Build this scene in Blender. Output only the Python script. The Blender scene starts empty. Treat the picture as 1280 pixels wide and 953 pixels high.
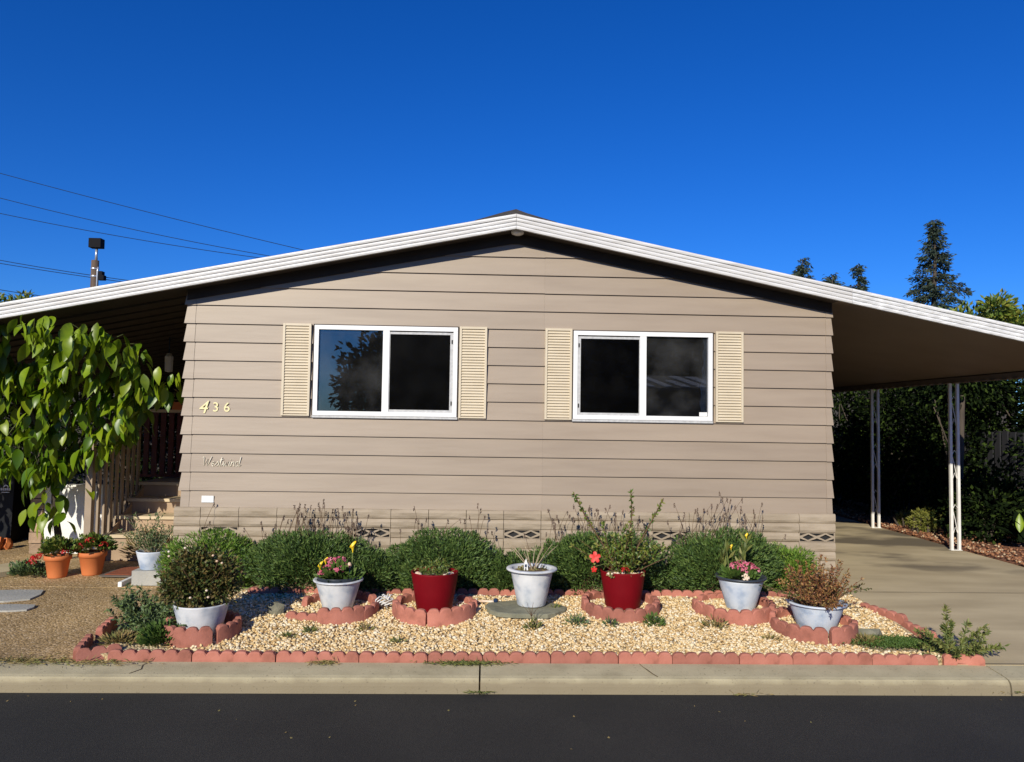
import bpy, math, random
import numpy as np
from mathutils import Vector, Matrix, Euler, noise
random.seed(7); rng = np.random.default_rng(7)
S = bpy.context.scene
COL = S.collection
PI = math.pi

# ------------------------------------------------------------------ camera
YAW, PITCH, ROLL = 0.03365936, 0.04903073, 0.0152203
EYE = Vector((-0.265, -7.61, 1.75))
fw = Vector((math.sin(YAW)*math.cos(PITCH), math.cos(YAW)*math.cos(PITCH), math.sin(PITCH)))
r0 = Vector((math.cos(YAW), -math.sin(YAW), 0)); u0 = r0.cross(fw)
rr = r0*math.cos(ROLL) + u0*math.sin(ROLL); uu = -r0*math.sin(ROLL) + u0*math.cos(ROLL)
cd = bpy.data.cameras.new('camera'); co = bpy.data.objects.new('camera', cd); COL.objects.link(co)
cd.sensor_fit = 'HORIZONTAL'; cd.sensor_width = 36; cd.lens = 27.0
cd.clip_start = .05; cd.clip_end = 3000
M3 = Matrix((rr, uu, -fw)).transposed()
co.matrix_world = Matrix.Translation(EYE) @ M3.to_4x4()
S.camera = co

# ------------------------------------------------------------------ sky, sun, exposure
SUN = Vector((-.40, -1.0, .513)).normalized()          # towards the sun
W = bpy.data.worlds.new('World'); S.world = W; W.use_nodes = True
nt = W.node_tree; nt.nodes.clear()
sky = nt.nodes.new('ShaderNodeTexSky'); sky.sky_type = 'NISHITA'; sky.sun_disc = False
sky.sun_elevation = math.asin(SUN.z); sky.sun_rotation = math.atan2(SUN.x, SUN.y)
sky.air_density = 1.0; sky.dust_density = 0.0; sky.ozone_density = 5.0
hs = nt.nodes.new('ShaderNodeHueSaturation'); hs.inputs['Saturation'].default_value = 1.12
gm = nt.nodes.new('ShaderNodeGamma'); gm.inputs['Gamma'].default_value = 1.05
bg = nt.nodes.new('ShaderNodeBackground'); bg.inputs['Strength'].default_value = .074
ow = nt.nodes.new('ShaderNodeOutputWorld')
nt.links.new(sky.outputs[0], hs.inputs['Color']); nt.links.new(hs.outputs[0], gm.inputs['Color'])
tint = nt.nodes.new('ShaderNodeMix'); tint.data_type = 'RGBA'; tint.blend_type = 'MULTIPLY'; tint.inputs['Factor'].default_value = 1; tint.inputs['B'].default_value = (.50,.84,1.48,1)
nt.links.new(gm.outputs[0], tint.inputs['A']); sat2 = nt.nodes.new('ShaderNodeHueSaturation'); sat2.inputs['Saturation'].default_value = 1.035; nt.links.new(tint.outputs['Result'], sat2.inputs['Color']); nt.links.new(sat2.outputs[0], bg.inputs['Color']); nt.links.new(bg.outputs[0], ow.inputs['Surface'])
sl = bpy.data.lights.new('sun', 'SUN'); sl.energy = 5.0; sl.angle = math.radians(.5); sl.color = (1, .93, .80)
so = bpy.data.objects.new('sun', sl); COL.objects.link(so)
so.rotation_euler = (-SUN).to_track_quat('-Z', 'Y').to_euler(); so.location = (-5, -10, 12)
S.view_settings.view_transform = 'Standard'; S.view_settings.look = 'None'
S.view_settings.exposure = 0; S.view_settings.gamma = 1

# ------------------------------------------------------------------ materials
def mat(name, c, c2=None, rough=.6, scale=5., bump=0., bscale=40., spec=.5, metal=0., jitter=0., tone=None, trans=0., stretch=None, c3=None, detail=4., bdist=.02, coat=0.):
    """Principled with two-colour noise, optional bump, per-object brightness jitter, or per-leaf tone ramp."""
    m = bpy.data.materials.new(name); m.use_nodes = True
    n = m.node_tree.nodes; l = m.node_tree.links; b = n['Principled BSDF']
    b.inputs['Roughness'].default_value = rough; b.inputs['Metallic'].default_value = metal
    b.inputs['Specular IOR Level'].default_value = spec
    if coat: b.inputs['Coat Weight'].default_value = coat; b.inputs['Coat Roughness'].default_value = .1
    tc = n.new('ShaderNodeTexCoord'); src = tc.outputs['Object']
    if stretch:
        mp = n.new('ShaderNodeMapping'); mp.inputs['Scale'].default_value = stretch; l.new(src, mp.inputs[0]); src = mp.outputs[0]
    if tone:
        at = n.new('ShaderNodeAttribute'); at.attribute_name = 'tone'
        rp = n.new('ShaderNodeValToRGB'); e = rp.color_ramp.elements
        while len(e) < len(tone): e.new(.5)
        for i, t in enumerate(tone): e[i].position = i/(len(tone)-1); e[i].color = (*t, 1)
        l.new(at.outputs['Fac'], rp.inputs[0]); colr = rp.outputs[0]
    else:
        if c2 is None: c2 = tuple(min(1, v*.82) for v in c)
        nz = n.new('ShaderNodeTexNoise'); nz.inputs['Scale'].default_value = scale; nz.inputs['Detail'].default_value = detail
        l.new(src, nz.inputs['Vector'])
        rp = n.new('ShaderNodeValToRGB'); e = rp.color_ramp.elements
        e[0].position = .32; e[1].position = .68; e[0].color = (*c2, 1); e[1].color = (*c, 1)
        if c3: x = e.new(.5); x.color = (*c3, 1)
        l.new(nz.outputs['Fac'], rp.inputs[0]); colr = rp.outputs[0]
    if jitter:
        oi = n.new('ShaderNodeObjectInfo'); mr = n.new('ShaderNodeMapRange')
        mr.inputs[3].default_value = 1-jitter; mr.inputs[4].default_value = 1+jitter
        l.new(oi.outputs['Random'], mr.inputs[0])
        hv = n.new('ShaderNodeHueSaturation'); l.new(colr, hv.inputs['Color']); l.new(mr.outputs[0], hv.inputs['Value']); colr = hv.outputs[0]
    l.new(colr, b.inputs['Base Color'])
    if bump:
        bn = n.new('ShaderNodeTexNoise'); bn.inputs['Scale'].default_value = bscale; bn.inputs['Detail'].default_value = 5
        l.new(src, bn.inputs['Vector'])
        bp = n.new('ShaderNodeBump'); bp.inputs['Strength'].default_value = bump; bp.inputs['Distance'].default_value = bdist
        l.new(bn.outputs['Fac'], bp.inputs['Height']); l.new(bp.outputs[0], b.inputs['Normal'])
    if trans:
        tr = n.new('ShaderNodeBsdfTranslucent'); l.new(colr, tr.inputs['Color'])
        mx = n.new('ShaderNodeMixShader'); mx.inputs[0].default_value = trans
        l.new(b.outputs[0], mx.inputs[1]); l.new(tr.outputs[0], mx.inputs[2]); l.new(mx.outputs[0], n['Material Output'].inputs['Surface'])
    return m

def speckle(name, cols, scale, rough=.85, bump=.6, bdist=.006, big=None):
    """Voronoi cells each with its own colour: exposed aggregate, asphalt."""
    m = bpy.data.materials.new(name); m.use_nodes = True
    n = m.node_tree.nodes; l = m.node_tree.links; b = n['Principled BSDF']; b.inputs['Roughness'].default_value = rough
    tc = n.new('ShaderNodeTexCoord')
    v = n.new('ShaderNodeTexVoronoi'); v.inputs['Scale'].default_value = scale; l.new(tc.outputs['Object'], v.inputs['Vector'])
    sp = n.new('ShaderNodeSeparateColor'); l.new(v.outputs['Color'], sp.inputs[0])
    rp = n.new('ShaderNodeValToRGB'); e = rp.color_ramp.elements
    while len(e) < len(cols): e.new(.5)
    for i, c in enumerate(cols): e[i].position = i/(len(cols)-1); e[i].color = (*c, 1)
    l.new(sp.outputs[0], rp.inputs[0]); colr = rp.outputs[0]
    nz = n.new('ShaderNodeTexNoise'); nz.inputs['Scale'].default_value = 1.3; nz.inputs['Detail'].default_value = 6
    l.new(tc.outputs['Object'], nz.inputs['Vector'])
    mr = n.new('ShaderNodeMapRange'); mr.inputs[1].default_value = .3; mr.inputs[2].default_value = .7
    mr.inputs[3].default_value = .72 if big is None else 1-big; mr.inputs[4].default_value = 1.15 if big is None else 1+big
    l.new(nz.outputs['Fac'], mr.inputs[0])
    hv = n.new('ShaderNodeHueSaturation'); l.new(colr, hv.inputs['Color']); l.new(mr.outputs[0], hv.inputs['Value'])
    l.new(hv.outputs[0], b.inputs['Base Color'])
    bp = n.new('ShaderNodeBump'); bp.inputs['Strength'].default_value = bump; bp.inputs['Distance'].default_value = bdist; bp.invert = True
    l.new(v.outputs['Distance'], bp.inputs['Height']); l.new(bp.outputs[0], b.inputs['Normal'])
    return m

def glassmat(name, tint, gloss, rough=0.0, dust=.02):
    m = bpy.data.materials.new(name); m.use_nodes = True
    n = m.node_tree.nodes; l = m.node_tree.links; n.remove(n['Principled BSDF'])
    t = n.new('ShaderNodeBsdfTransparent'); t.inputs[0].default_value = (*tint, 1)
    g = n.new('ShaderNodeBsdfGlossy'); g.inputs['Roughness'].default_value = rough
    f = n.new('ShaderNodeFresnel'); f.inputs[0].default_value = gloss
    x = n.new('ShaderNodeMixShader'); l.new(f.outputs[0], x.inputs[0]); l.new(t.outputs[0], x.inputs[1]); l.new(g.outputs[0], x.inputs[2])
    d = n.new('ShaderNodeBsdfDiffuse'); d.inputs[0].default_value = (.5,.5,.48,1)
    tc = n.new('ShaderNodeTexCoord'); nz_ = n.new('ShaderNodeTexNoise'); nz_.inputs['Scale'].default_value = 3.5; nz_.inputs['Detail'].default_value = 8; l.new(tc.outputs['Object'],nz_.inputs['Vector'])
    mr = n.new('ShaderNodeMapRange'); mr.inputs[1].default_value = .42; mr.inputs[2].default_value = .75; mr.inputs[3].default_value = dust*.35; mr.inputs[4].default_value = dust*2.2; l.new(nz_.outputs['Fac'],mr.inputs[0])
    x2 = n.new('ShaderNodeMixShader'); l.new(mr.outputs[0],x2.inputs[0]); l.new(x.outputs[0],x2.inputs[1]); l.new(d.outputs[0],x2.inputs[2])
    l.new(x2.outputs[0], n['Material Output'].inputs['Surface']); return m

M = {}
M['siding'] = mat('siding_paint', (.330,.262,.191), (.284,.222,.160), c3=(.310,.245,.178), rough=.5, scale=3, bump=.16, bscale=7, jitter=.05, stretch=(.35,1,3), bdist=.008, detail=7)
M['skirt'] = mat('skirting_paint', (.385,.315,.225), (.30,.24,.165), rough=.75, scale=5, bump=.45, bscale=26, stretch=(.5,1,1.6), bdist=.012)
M['fascia'] = mat('white_aluminium', (.74,.735,.71), (.56,.545,.51), rough=.42, scale=4, bump=.12, bscale=9, stretch=(.5,1,6), detail=7)
M['fascia_rough'] = mat('crinkled_white_aluminium', (.80,.80,.78), (.55,.55,.53), rough=.45, scale=22, bump=.5, bscale=30, stretch=(.5,1,2), bdist=.01)
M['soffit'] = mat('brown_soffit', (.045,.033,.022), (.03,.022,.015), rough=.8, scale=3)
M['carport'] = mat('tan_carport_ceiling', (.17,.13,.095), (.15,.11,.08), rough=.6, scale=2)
M['roof'] = mat('dark_roofing', (.05,.045,.045), rough=.9, scale=20, bump=.4)
M['frame'] = mat('white_window_frame', (.82,.82,.80), (.78,.78,.76), rough=.35, scale=8)
M['alu'] = mat('grey_sash_aluminium', (.55,.55,.53), (.42,.42,.41), rough=.4, scale=30)
M['black'] = mat('black_rubber', (.012,.012,.012), rough=.7)
M['glass'] = glassmat('window_glass', (.75,.8,.8), 2.0, 0.0, .032)
M['screen'] = glassmat('insect_screen', (.28,.28,.28), 1.12, .35, .003)
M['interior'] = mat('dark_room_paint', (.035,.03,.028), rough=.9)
M['curtain'] = mat('white_curtain', (.7,.72,.74), (.55,.57,.6), rough=.9, scale=20)
M['shutter'] = mat('cream_shutter_paint', (.62,.535,.385), (.57,.485,.34), rough=.5, scale=6)
M['gold'] = mat('cream_gold_enamel', (.86,.77,.44), (.80,.69,.34), rough=.35, scale=60)
M['cream'] = mat('cream_emblem', (.86,.80,.62), rough=.4)
M['label'] = mat('white_plate', (.82,.82,.78), (.7,.7,.66), rough=.5, scale=80)
M['concrete'] = mat('kerb_concrete', (.49,.43,.265), (.37,.32,.19), rough=.9, scale=4, bump=.35, bscale=120, c3=(.44,.385,.235), bdist=.006, detail=9)
M['drive'] = mat('driveway_concrete', (.56,.46,.275), (.40,.32,.185), rough=.9, scale=1.7, bump=.2, bscale=90, stretch=(.5,1.6,1), detail=8, bdist=.005)
M['stain'] = mat('oil_stain', (.10,.09,.065), (.16,.14,.10), rough=.8, scale=4)
M['joint'] = mat('dirt_in_joint', (.10,.065,.025), (.06,.04,.02), rough=1, scale=30)
M['asphalt'] = speckle('asphalt', [(.0108,.0100,.0078),(.0175,.0165,.0128),(.026,.0245,.019)], 190, rough=.85, bump=.5, bdist=.004, big=.3)
M['aggregate'] = speckle('exposed_aggregate', [(.21,.135,.05),(.47,.32,.14),(.35,.225,.09),(.62,.46,.26)], 60, bump=.8, bdist=.008)
M['soil'] = mat('bed_soil', (.17,.115,.06), (.09,.06,.035), rough=1, scale=14, bump=.8, bscale=50)
M['mulch'] = mat('red_bark_mulch', (.30,.12,.055), (.14,.06,.03), rough=1, scale=20, bump=1, bscale=45)
M['gravelbase'] = speckle('pebble_bed', [(.50,.36,.17),(.62,.50,.28),(.42,.29,.13),(.70,.60,.40)], 46, bump=1, bdist=.02)
M['pebble'] = mat('cream_pebbles', None, tone=[(.44,.28,.11),(.62,.43,.19),(.70,.53,.27),(.75,.62,.39),(.78,.70,.52)], rough=.7)
M['terra'] = mat('terracotta_concrete', (.43,.165,.115), (.26,.095,.062), c3=(.38,.14,.095), rough=.9, scale=9, bump=.45, bscale=50, jitter=.2, detail=7, bdist=.005)
M['claypot'] = mat('orange_clay', (.62,.19,.055), (.54,.15,.04), rough=.75, scale=6)
M['whitepot'] = mat('whitewashed_pot', (.66,.67,.67), (.33,.38,.44), rough=.6, scale=8, c3=(.57,.59,.60), bump=.1, bscale=20, detail=6)
M['bluepot'] = mat('blue_white_pot', (.62,.66,.70), (.27,.35,.47), rough=.55, scale=7, c3=(.52,.58,.65), bump=.1, bscale=20, detail=6)
M['redpot'] = mat('dark_red_glaze', (.185,.004,.008), (.155,.003,.007), rough=.6, scale=5, spec=.12)
M['greyplastic'] = mat('dark_grey_plastic', (.035,.045,.06), rough=.4)
M['stone'] = mat('green_grey_slate', (.25,.24,.16), (.16,.16,.11), rough=.85, scale=6, bump=.5, bscale=18)
M['flag'] = mat('blue_grey_flagstone', (.40,.39,.34), (.30,.30,.27), rough=.9, scale=3, bump=.3, bscale=50)
M['wood'] = mat('weathered_timber', (.16,.13,.10), (.09,.075,.06), rough=.9, scale=6, stretch=(.3,3,3))
M['tanpaint'] = mat('tan_step_paint', (.40,.285,.18), (.33,.23,.14), rough=.7, scale=6)
M['treadpaint'] = mat('cream_tread_paint', (.62,.50,.32), (.52,.41,.25), rough=.6, scale=6)
M['rail'] = mat('tan_railing_paint', (.34,.26,.18), (.28,.21,.14), rough=.6, scale=6)
M['redrail'] = mat('dark_red_paint', (.10,.018,.014), (.07,.013,.01), rough=.5, scale=6)
M['whitewall'] = mat('white_stucco', (.82,.82,.78), (.72,.72,.68), rough=.8, scale=6, bump=.3, bscale=40)
M['brownstone'] = mat('tan_stone', (.40,.28,.18), (.25,.17,.11), rough=.9, scale=8, bump=.5, jitter=.2)
M['bin'] = mat('black_bin_plastic', (.008,.009,.011), rough=.6, spec=.25)
M['binlogo'] = mat('white_bin_print', (.75,.75,.75), rough=.6)
M['pole'] = mat('brown_pole_wood', (.14,.095,.065), (.09,.06,.04), rough=.9, scale=4, stretch=(4,4,.5))
M['steel'] = mat('galvanised_steel', (.55,.56,.58), rough=.35, metal=.6)
M['wire'] = mat('cable_sheath', (.02,.04,.09), rough=.9, spec=.1)
M['postwhite'] = mat('white_post_paint', (.78,.76,.70), (.68,.66,.6), rough=.45, scale=10)
M['bark'] = mat('grey_bark', (.09,.07,.05), (.05,.04,.03), rough=.95, scale=8, bump=.6, bscale=20, stretch=(2,2,.5))
M['twig'] = mat('dry_twig', (.42,.34,.22), (.30,.23,.14), rough=.9, scale=20)
M['greenstem'] = mat('green_stem', (.13,.17,.035), (.10,.12,.03), rough=.7, scale=20)
M['brownstem'] = mat('brown_stem', (.12,.065,.03), rough=.8, scale=20)
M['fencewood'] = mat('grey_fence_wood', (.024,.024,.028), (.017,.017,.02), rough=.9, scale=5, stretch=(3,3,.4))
M['bigleaf'] = mat('glossy_citrus_leaf', None, tone=[(.06,.13,.005),(.11,.20,.006),(.17,.26,.007),(.24,.31,.012)], rough=.38, trans=.28, spec=.5)
M['bigleaf1'] = mat('glossy_citrus_leaf_single', (.215,.305,.010), (.13,.21,.007), rough=.38, trans=.28, scale=3, jitter=.35)
M['lavender'] = mat('lavender_foliage', None, tone=[(.025,.055,.012),(.058,.115,.021),(.095,.165,.03),(.155,.22,.048)], rough=.65, trans=.12)
M['lavyoung'] = mat('bright_lavender_foliage', None, tone=[(.05,.11,.012),(.10,.20,.02),(.15,.26,.025),(.22,.31,.04)], rough=.65, trans=.15)
M['brownbush'] = mat('bronze_foliage', None, tone=[(.03,.055,.012),(.07,.10,.02),(.12,.075,.022),(.17,.14,.04),(.08,.13,.03)], rough=.55, trans=.12)
M['redbush'] = mat('red_brown_foliage', None, tone=[(.08,.035,.018),(.20,.07,.03),(.30,.12,.04),(.40,.22,.07),(.14,.15,.035)], rough=.6, trans=.15)
M['hibleaf'] = mat('hibiscus_leaf', None, tone=[(.045,.09,.012),(.08,.145,.02),(.15,.19,.03),(.24,.24,.05)], rough=.45, trans=.15)
M['weedleaf'] = mat('weed_leaf', None, tone=[(.06,.09,.02),(.11,.14,.03),(.19,.21,.05),(.22,.2,.06)], rough=.6, trans=.15)
M['greyleaf'] = mat('grey_green_leaf', None, tone=[(.04,.07,.025),(.075,.12,.045),(.13,.18,.07),(.10,.17,.03)], rough=.65, trans=.12)
M['grassleaf'] = mat('mat_green_leaf', None, tone=[(.04,.09,.012),(.075,.14,.02),(.11,.17,.03)], rough=.65, trans=.15)
M['dryleaf'] = mat('dry_grass_leaf', None, tone=[(.22,.15,.05),(.33,.24,.09),(.18,.17,.05),(.12,.14,.03)], rough=.8, trans=.1)
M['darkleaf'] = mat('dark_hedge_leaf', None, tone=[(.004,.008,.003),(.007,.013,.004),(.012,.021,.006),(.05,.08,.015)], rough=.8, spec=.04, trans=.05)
M['midleaf'] = mat('yellow_green_tree_leaf', None, tone=[(.05,.10,.012),(.10,.16,.02),(.18,.22,.025),(.28,.27,.04)], rough=.55, trans=.15)
M['needle'] = mat('conifer_needles', None, tone=[(.018,.032,.022),(.03,.05,.03),(.05,.075,.04)], rough=.7, trans=.08)
M['yelshrub'] = mat('yellow_green_shrub_leaf', None, tone=[(.10,.12,.02),(.19,.20,.03),(.27,.26,.05)], rough=.6, trans=.15)
M['pink'] = mat('pink_petal', None, tone=[(.50,.07,.14),(.68,.15,.24),(.78,.32,.38)], rough=.6, trans=.2)
M['redpetal'] = mat('red_petal', None, tone=[(.42,.01,.012),(.60,.02,.02),(.66,.06,.04)], rough=.55, trans=.2)
M['coral'] = mat('coral_petal', None, tone=[(.72,.025,.02),(.80,.07,.05)], rough=.55, trans=.2)
M['yellow'] = mat('yellow_petal', (.80,.58,.02), (.72,.48,.01), rough=.5)
M['paleseed'] = mat('dry_seed_head', None, tone=[(.10,.07,.06),(.16,.11,.08),(.22,.16,.12)], rough=.9)
M['shell'] = mat('pale_shell', (.75,.66,.52), (.6,.4,.25), rough=.5, scale=25)
M['tealash'] = mat('white_wire', (.75,.75,.72), rough=.4)
M['rock'] = mat('mossy_rock', (.22,.21,.15), (.12,.12,.08), rough=.95, scale=10, bump=.6, bscale=25)
M['matred'] = mat('rust_red_mat', (.30,.085,.035), (.22,.06,.025), rough=1, scale=30, bump=.5, bscale=150)
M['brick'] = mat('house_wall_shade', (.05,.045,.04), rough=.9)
M['topbox'] = mat('black_box_paint', (.006,.006,.008), rough=.8, spec=.2)
M['tile'] = mat('pale_roof_tile', (.72,.70,.66), (.5,.48,.45), rough=.9, scale=5)

# ------------------------------------------------------------------ helpers
def tag(o, label=None, cat=None, group=None, kind=None):
    if label: o['label'] = label
    if cat: o['category'] = cat
    if group: o['group'] = group
    if kind: o['kind'] = kind
    return o
def thing(name, label, cat, loc=(0,0,0), group=None, rz=0):
    o = bpy.data.objects.new(name, None); o.empty_display_size = .1; COL.objects.link(o)
    o.location = loc; o.rotation_euler = (0,0,rz); return tag(o, label, cat, group)
class MB:
    def __init__(s): s.v = []; s.f = []; s.t = []
    def add(s, vs, fs, tone=None):
        b = len(s.v); s.v += [tuple(v) for v in vs]; s.f += [tuple(i+b for i in f) for f in fs]
        s.t += [0 if tone is None else tone]*len(fs)
        return s
    def box(s, x0, x1, y0, y1, z0, z1):
        return s.add([(x0,y0,z0),(x1,y0,z0),(x1,y1,z0),(x0,y1,z0),(x0,y0,z1),(x1,y0,z1),(x1,y1,z1),(x0,y1,z1)],
              [(0,3,2,1),(4,5,6,7),(0,1,5,4),(1,2,6,5),(2,3,7,6),(3,0,4,7)])
    def prism(s, poly, ax, a0, a1):
        """poly of 2-D points, extruded along axis ax (0,1,2)."""
        n = len(poly)
        def p(q, a):
            return {0:(a,q[0],q[1]), 1:(q[0],a,q[1]), 2:(q[0],q[1],a)}[ax]
        vs = [p(q,a0) for q in poly]+[p(q,a1) for q in poly]
        fs = [tuple(range(n))[::-1], tuple(range(n,2*n))]+[(i,(i+1)%n,n+(i+1)%n,n+i) for i in range(n)]
        return s.add(vs, fs)
    def tube(s, pts, rad, n=6, cap=True):
        pts = [Vector(p) for p in pts]; k = len(pts)
        if not hasattr(rad,'__len__'): rad = [rad]*k
        vs = []; fs = []; ref = Vector((.31,.17,.93))
        for i, p in enumerate(pts):
            d = (pts[min(i+1,k-1)]-pts[max(i-1,0)]).normalized()
            if abs(d.dot(ref)) > .97: ref = Vector((1,.2,0)).normalized()
            a = d.cross(ref).normalized(); b = d.cross(a)
            for j in range(n):
                t = 2*PI*j/n; vs.append(p+(a*math.cos(t)+b*math.sin(t))*rad[i])
        for i in range(k-1):
            for j in range(n): fs.append((i*n+j, i*n+(j+1)%n, (i+1)*n+(j+1)%n, (i+1)*n+j))
        if cap: fs += [tuple(range(n))[::-1], tuple(range((k-1)*n, k*n))]
        return s.add(vs, fs)
    def lathe(s, prof, n=32, c=(0,0,0), wob=0.):
        vs = []; fs = []; k = len(prof)
        for r, z in prof:
            for j in range(n):
                t = 2*PI*j/n; q = r*(1+wob*math.sin(3*t+z*9)); vs.append((c[0]+q*math.cos(t), c[1]+q*math.sin(t), c[2]+z))
        for i in range(k-1):
            for j in range(n): fs.append((i*n+j, i*n+(j+1)%n, (i+1)*n+(j+1)%n, (i+1)*n+j))
        return s.add(vs, fs)
    def build(s, name, m, parent=None, smooth=False, loc=None, kind=None, tone=False):
        me = bpy.data.meshes.new(name); me.from_pydata(s.v, [], s.f)
        if tone:
            a = me.attributes.new('tone','FLOAT','FACE'); a.data.foreach_set('value', np.array(s.t, dtype=np.float32))
        return link(name, me, m, parent, smooth, loc, kind)
def link(name, me, m, parent=None, smooth=False, loc=None, kind=None):
    if m is not None: me.materials.append(M[m] if isinstance(m,str) else m)
    if smooth: me.polygons.foreach_set('use_smooth', [True]*len(me.polygons))
    me.update()
    o = bpy.data.objects.new(name, me); COL.objects.link(o)
    if parent is not None: o.parent = parent
    if loc is not None: o.location = loc
    if kind: o['kind'] = kind
    return o
def fastmesh(name, V, F, tone=None, smooth=False):
    """V (n,3), F (m,k) numpy arrays -> mesh with a per-face tone."""
    me = bpy.data.meshes.new(name); V = np.asarray(V, np.float32); F = np.asarray(F, np.int32)
    k = F.shape[1]
    me.vertices.add(len(V)); me.vertices.foreach_set('co', V.ravel())
    me.loops.add(F.size); me.loops.foreach_set('vertex_index', F.ravel())
    me.polygons.add(len(F)); me.polygons.foreach_set('loop_start', np.arange(0, F.size, k, dtype=np.int32))
    if smooth: me.polygons.foreach_set('use_smooth', np.ones(len(F), bool))
    me.update(calc_edges=True)
    if tone is not None:
        a = me.attributes.new('tone','FLOAT','FACE'); a.data.foreach_set('value', np.asarray(tone, np.float32))
    return me
def unit(a): return a/np.maximum(np.linalg.norm(a, axis=-1, keepdims=True), 1e-9)
def leaves(P, D, L, W, fold=.25, tone=None, up=None):
    """P,D (n,3): one folded four-point leaf each (two triangles). up: rough normal."""
    n = len(P); D = unit(D)
    U = rng.normal(size=(n,3)) if up is None else up + .5*rng.normal(size=(n,3))
    s = unit(np.cross(D, U)); nn = np.cross(s, D)
    L = np.broadcast_to(L, n)[:,None]; Wd = np.broadcast_to(W, n)[:,None]
    base = P; tip = P+D*L; mid = P+D*L*.45
    a = mid+s*Wd*.5+nn*Wd*fold; b = mid-s*Wd*.5+nn*Wd*fold
    V = np.stack([base,a,tip,b],1).reshape(-1,3)
    i = np.arange(n)*4
    F = np.stack([np.stack([i,i+1,i+2],1), np.stack([i,i+2,i+3],1)],1).reshape(-1,3)
    t = rng.random(n) if tone is None else tone
    return V, F, np.repeat(t,2)
def foliage(parent, P, D, L, W, m, name='foliage', tone=None, up=None, fold=.25):
    V,F,t = leaves(np.asarray(P), np.asarray(D), L, W, fold, tone, up)
    return link(name, fastmesh(name, V, F, t), m, parent, kind='stuff')
def blob(n, c, r, shell=.35, zmin=-1., lump=.18, seed=1, power=.6):
    """points through an uneven ellipsoid's outer volume, with their outward directions."""
    d = unit(rng.normal(size=(int(n*1.6),3))); d = d[d[:,2] > zmin][:n]
    k = 1 + lump*np.sin(d[:,0]*4.1+seed)*np.cos(d[:,1]*3.7+seed*2)+lump*.8*np.sin(d[:,2]*5+d[:,0]*6+seed*3)
    rad = (1-shell*rng.random(len(d))**(1/power)*1.0)*k
    return np.asarray(c)+d*rad[:,None]*np.asarray(r), d
def nz2(x, y, s=1.): return noise.noise(Vector((x*s, y*s, 3.7)))
def sstep(t): t = min(1,max(0,t)); return t*t*(3-2*t)
def zg(y): return .1*min(1,max(0,(y+2.03)/3.2))
def zb(x, y): return .035+.115*sstep((y+2.0)/1.55)+.008*nz2(x,y,3)

# ------------------------------------------------------------------ ground, road, kerb, path, driveway, bed
MB().add([(-900,-900,-.135),(900,-900,-.135),(900,900,-.135),(-900,900,-.135)], [(0,1,2,3)]).build('ground', 'soil', kind='structure')
MB().add([(-120,-13,-.125),(120,-13,-.125),(120,-2.29,-.12),(-120,-2.29,-.12)], [(0,1,2,3)]).build('road', 'asphalt', kind='structure')
def grid(x0,x1,y0,y1,nx,ny,fz,skirt=-.13):
    g = MB(); vs = []; fs = []
    for j in range(ny+1):
        for i in range(nx+1):
            x = x0+(x1-x0)*i/nx; y = y0+(y1-y0)*j/ny; vs.append((x,y,fz(x,y)))
    for j in range(ny):
        for i in range(nx): a = j*(nx+1)+i; fs.append((a,a+1,a+nx+2,a+nx+1))
    ring = [i for i in range(nx+1)]+[j*(nx+1)+nx for j in range(1,ny+1)]+[ny*(nx+1)+i for i in range(nx-1,-1,-1)]+[j*(nx+1) for j in range(ny-1,0,-1)]
    b = len(vs); vs += [(vs[i][0],vs[i][1],skirt) for i in ring]; k = len(ring)
    fs += [(ring[i], b+i, b+(i+1)%k, ring[(i+1)%k]) for i in range(k)]
    return g.add(vs, fs)
grid(-14,-3.02,-2.015,.02,40,12,lambda x,y: zg(y)+.006*nz2(x,y,1.2)).build('path','aggregate',kind='structure')
grid(-14,-3.26,.034,2.6,30,6,lambda x,y: zg(y)+.004*nz2(x,y,1.2)).build('porch_pavement','aggregate',kind='structure')
dr = grid(3.215,6.08,-2.015,12,12,40,lambda x,y: zg(y)+.004*nz2(x,y,1.))
dr.build('driveway','drive',kind='structure')
grid(6.09,30,-2.015,40,30,40,lambda x,y: zg(y)+.02+.025*nz2(x,y,2.)+.02*nz2(x,y,.6)).build('mulch_strip','mulch',kind='structure')
grid(-3.0,3.205,-1.965,.03,60,24,zb).build('planting_bed','gravelbase',kind='structure')
grid(-30,-3.0,2.61,40,10,10,lambda x,y: .06).build('side_yard','soil',kind='structure')
g = MB()
for _ in range(45):
    x = random.uniform(-5,5); y = -2.32-abs(random.gauss(0,.5)); q = random.uniform(.004,.012); a = random.random()*6
    g.add([(x+q*math.cos(a+t)*(1 if t < 3 else .6),y+q*math.sin(a+t),-.119+.004*(t == 0)) for t in (0,1.6,3.1,4.7)],[(0,1,2,3)],random.random())
tag(g.build('road_grit','dryleaf',None,kind='stuff',tone=True),'dry leaf bits and grit scattered on the dark road','grit')
# rolled kerb in sections
kp = [(-2.02,-.14),(-2.02,.0),(-2.12,-.006),(-2.235,-.016),(-2.268,-.024),(-2.285,-.040),(-2.294,-.07),(-2.30,-.135)]
cuts = [-14,-9,-4.6,-.275,3.42,9,16]
for i in range(6):
    k = MB().prism(kp, 0, cuts[i]+.006, cuts[i+1]-.006).build('kerb','concrete',kind='structure')
MB().box(-14,16,-2.27,-2.03,-.12,-.05).build('kerb_joint_dirt','joint',kind='structure')
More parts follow.
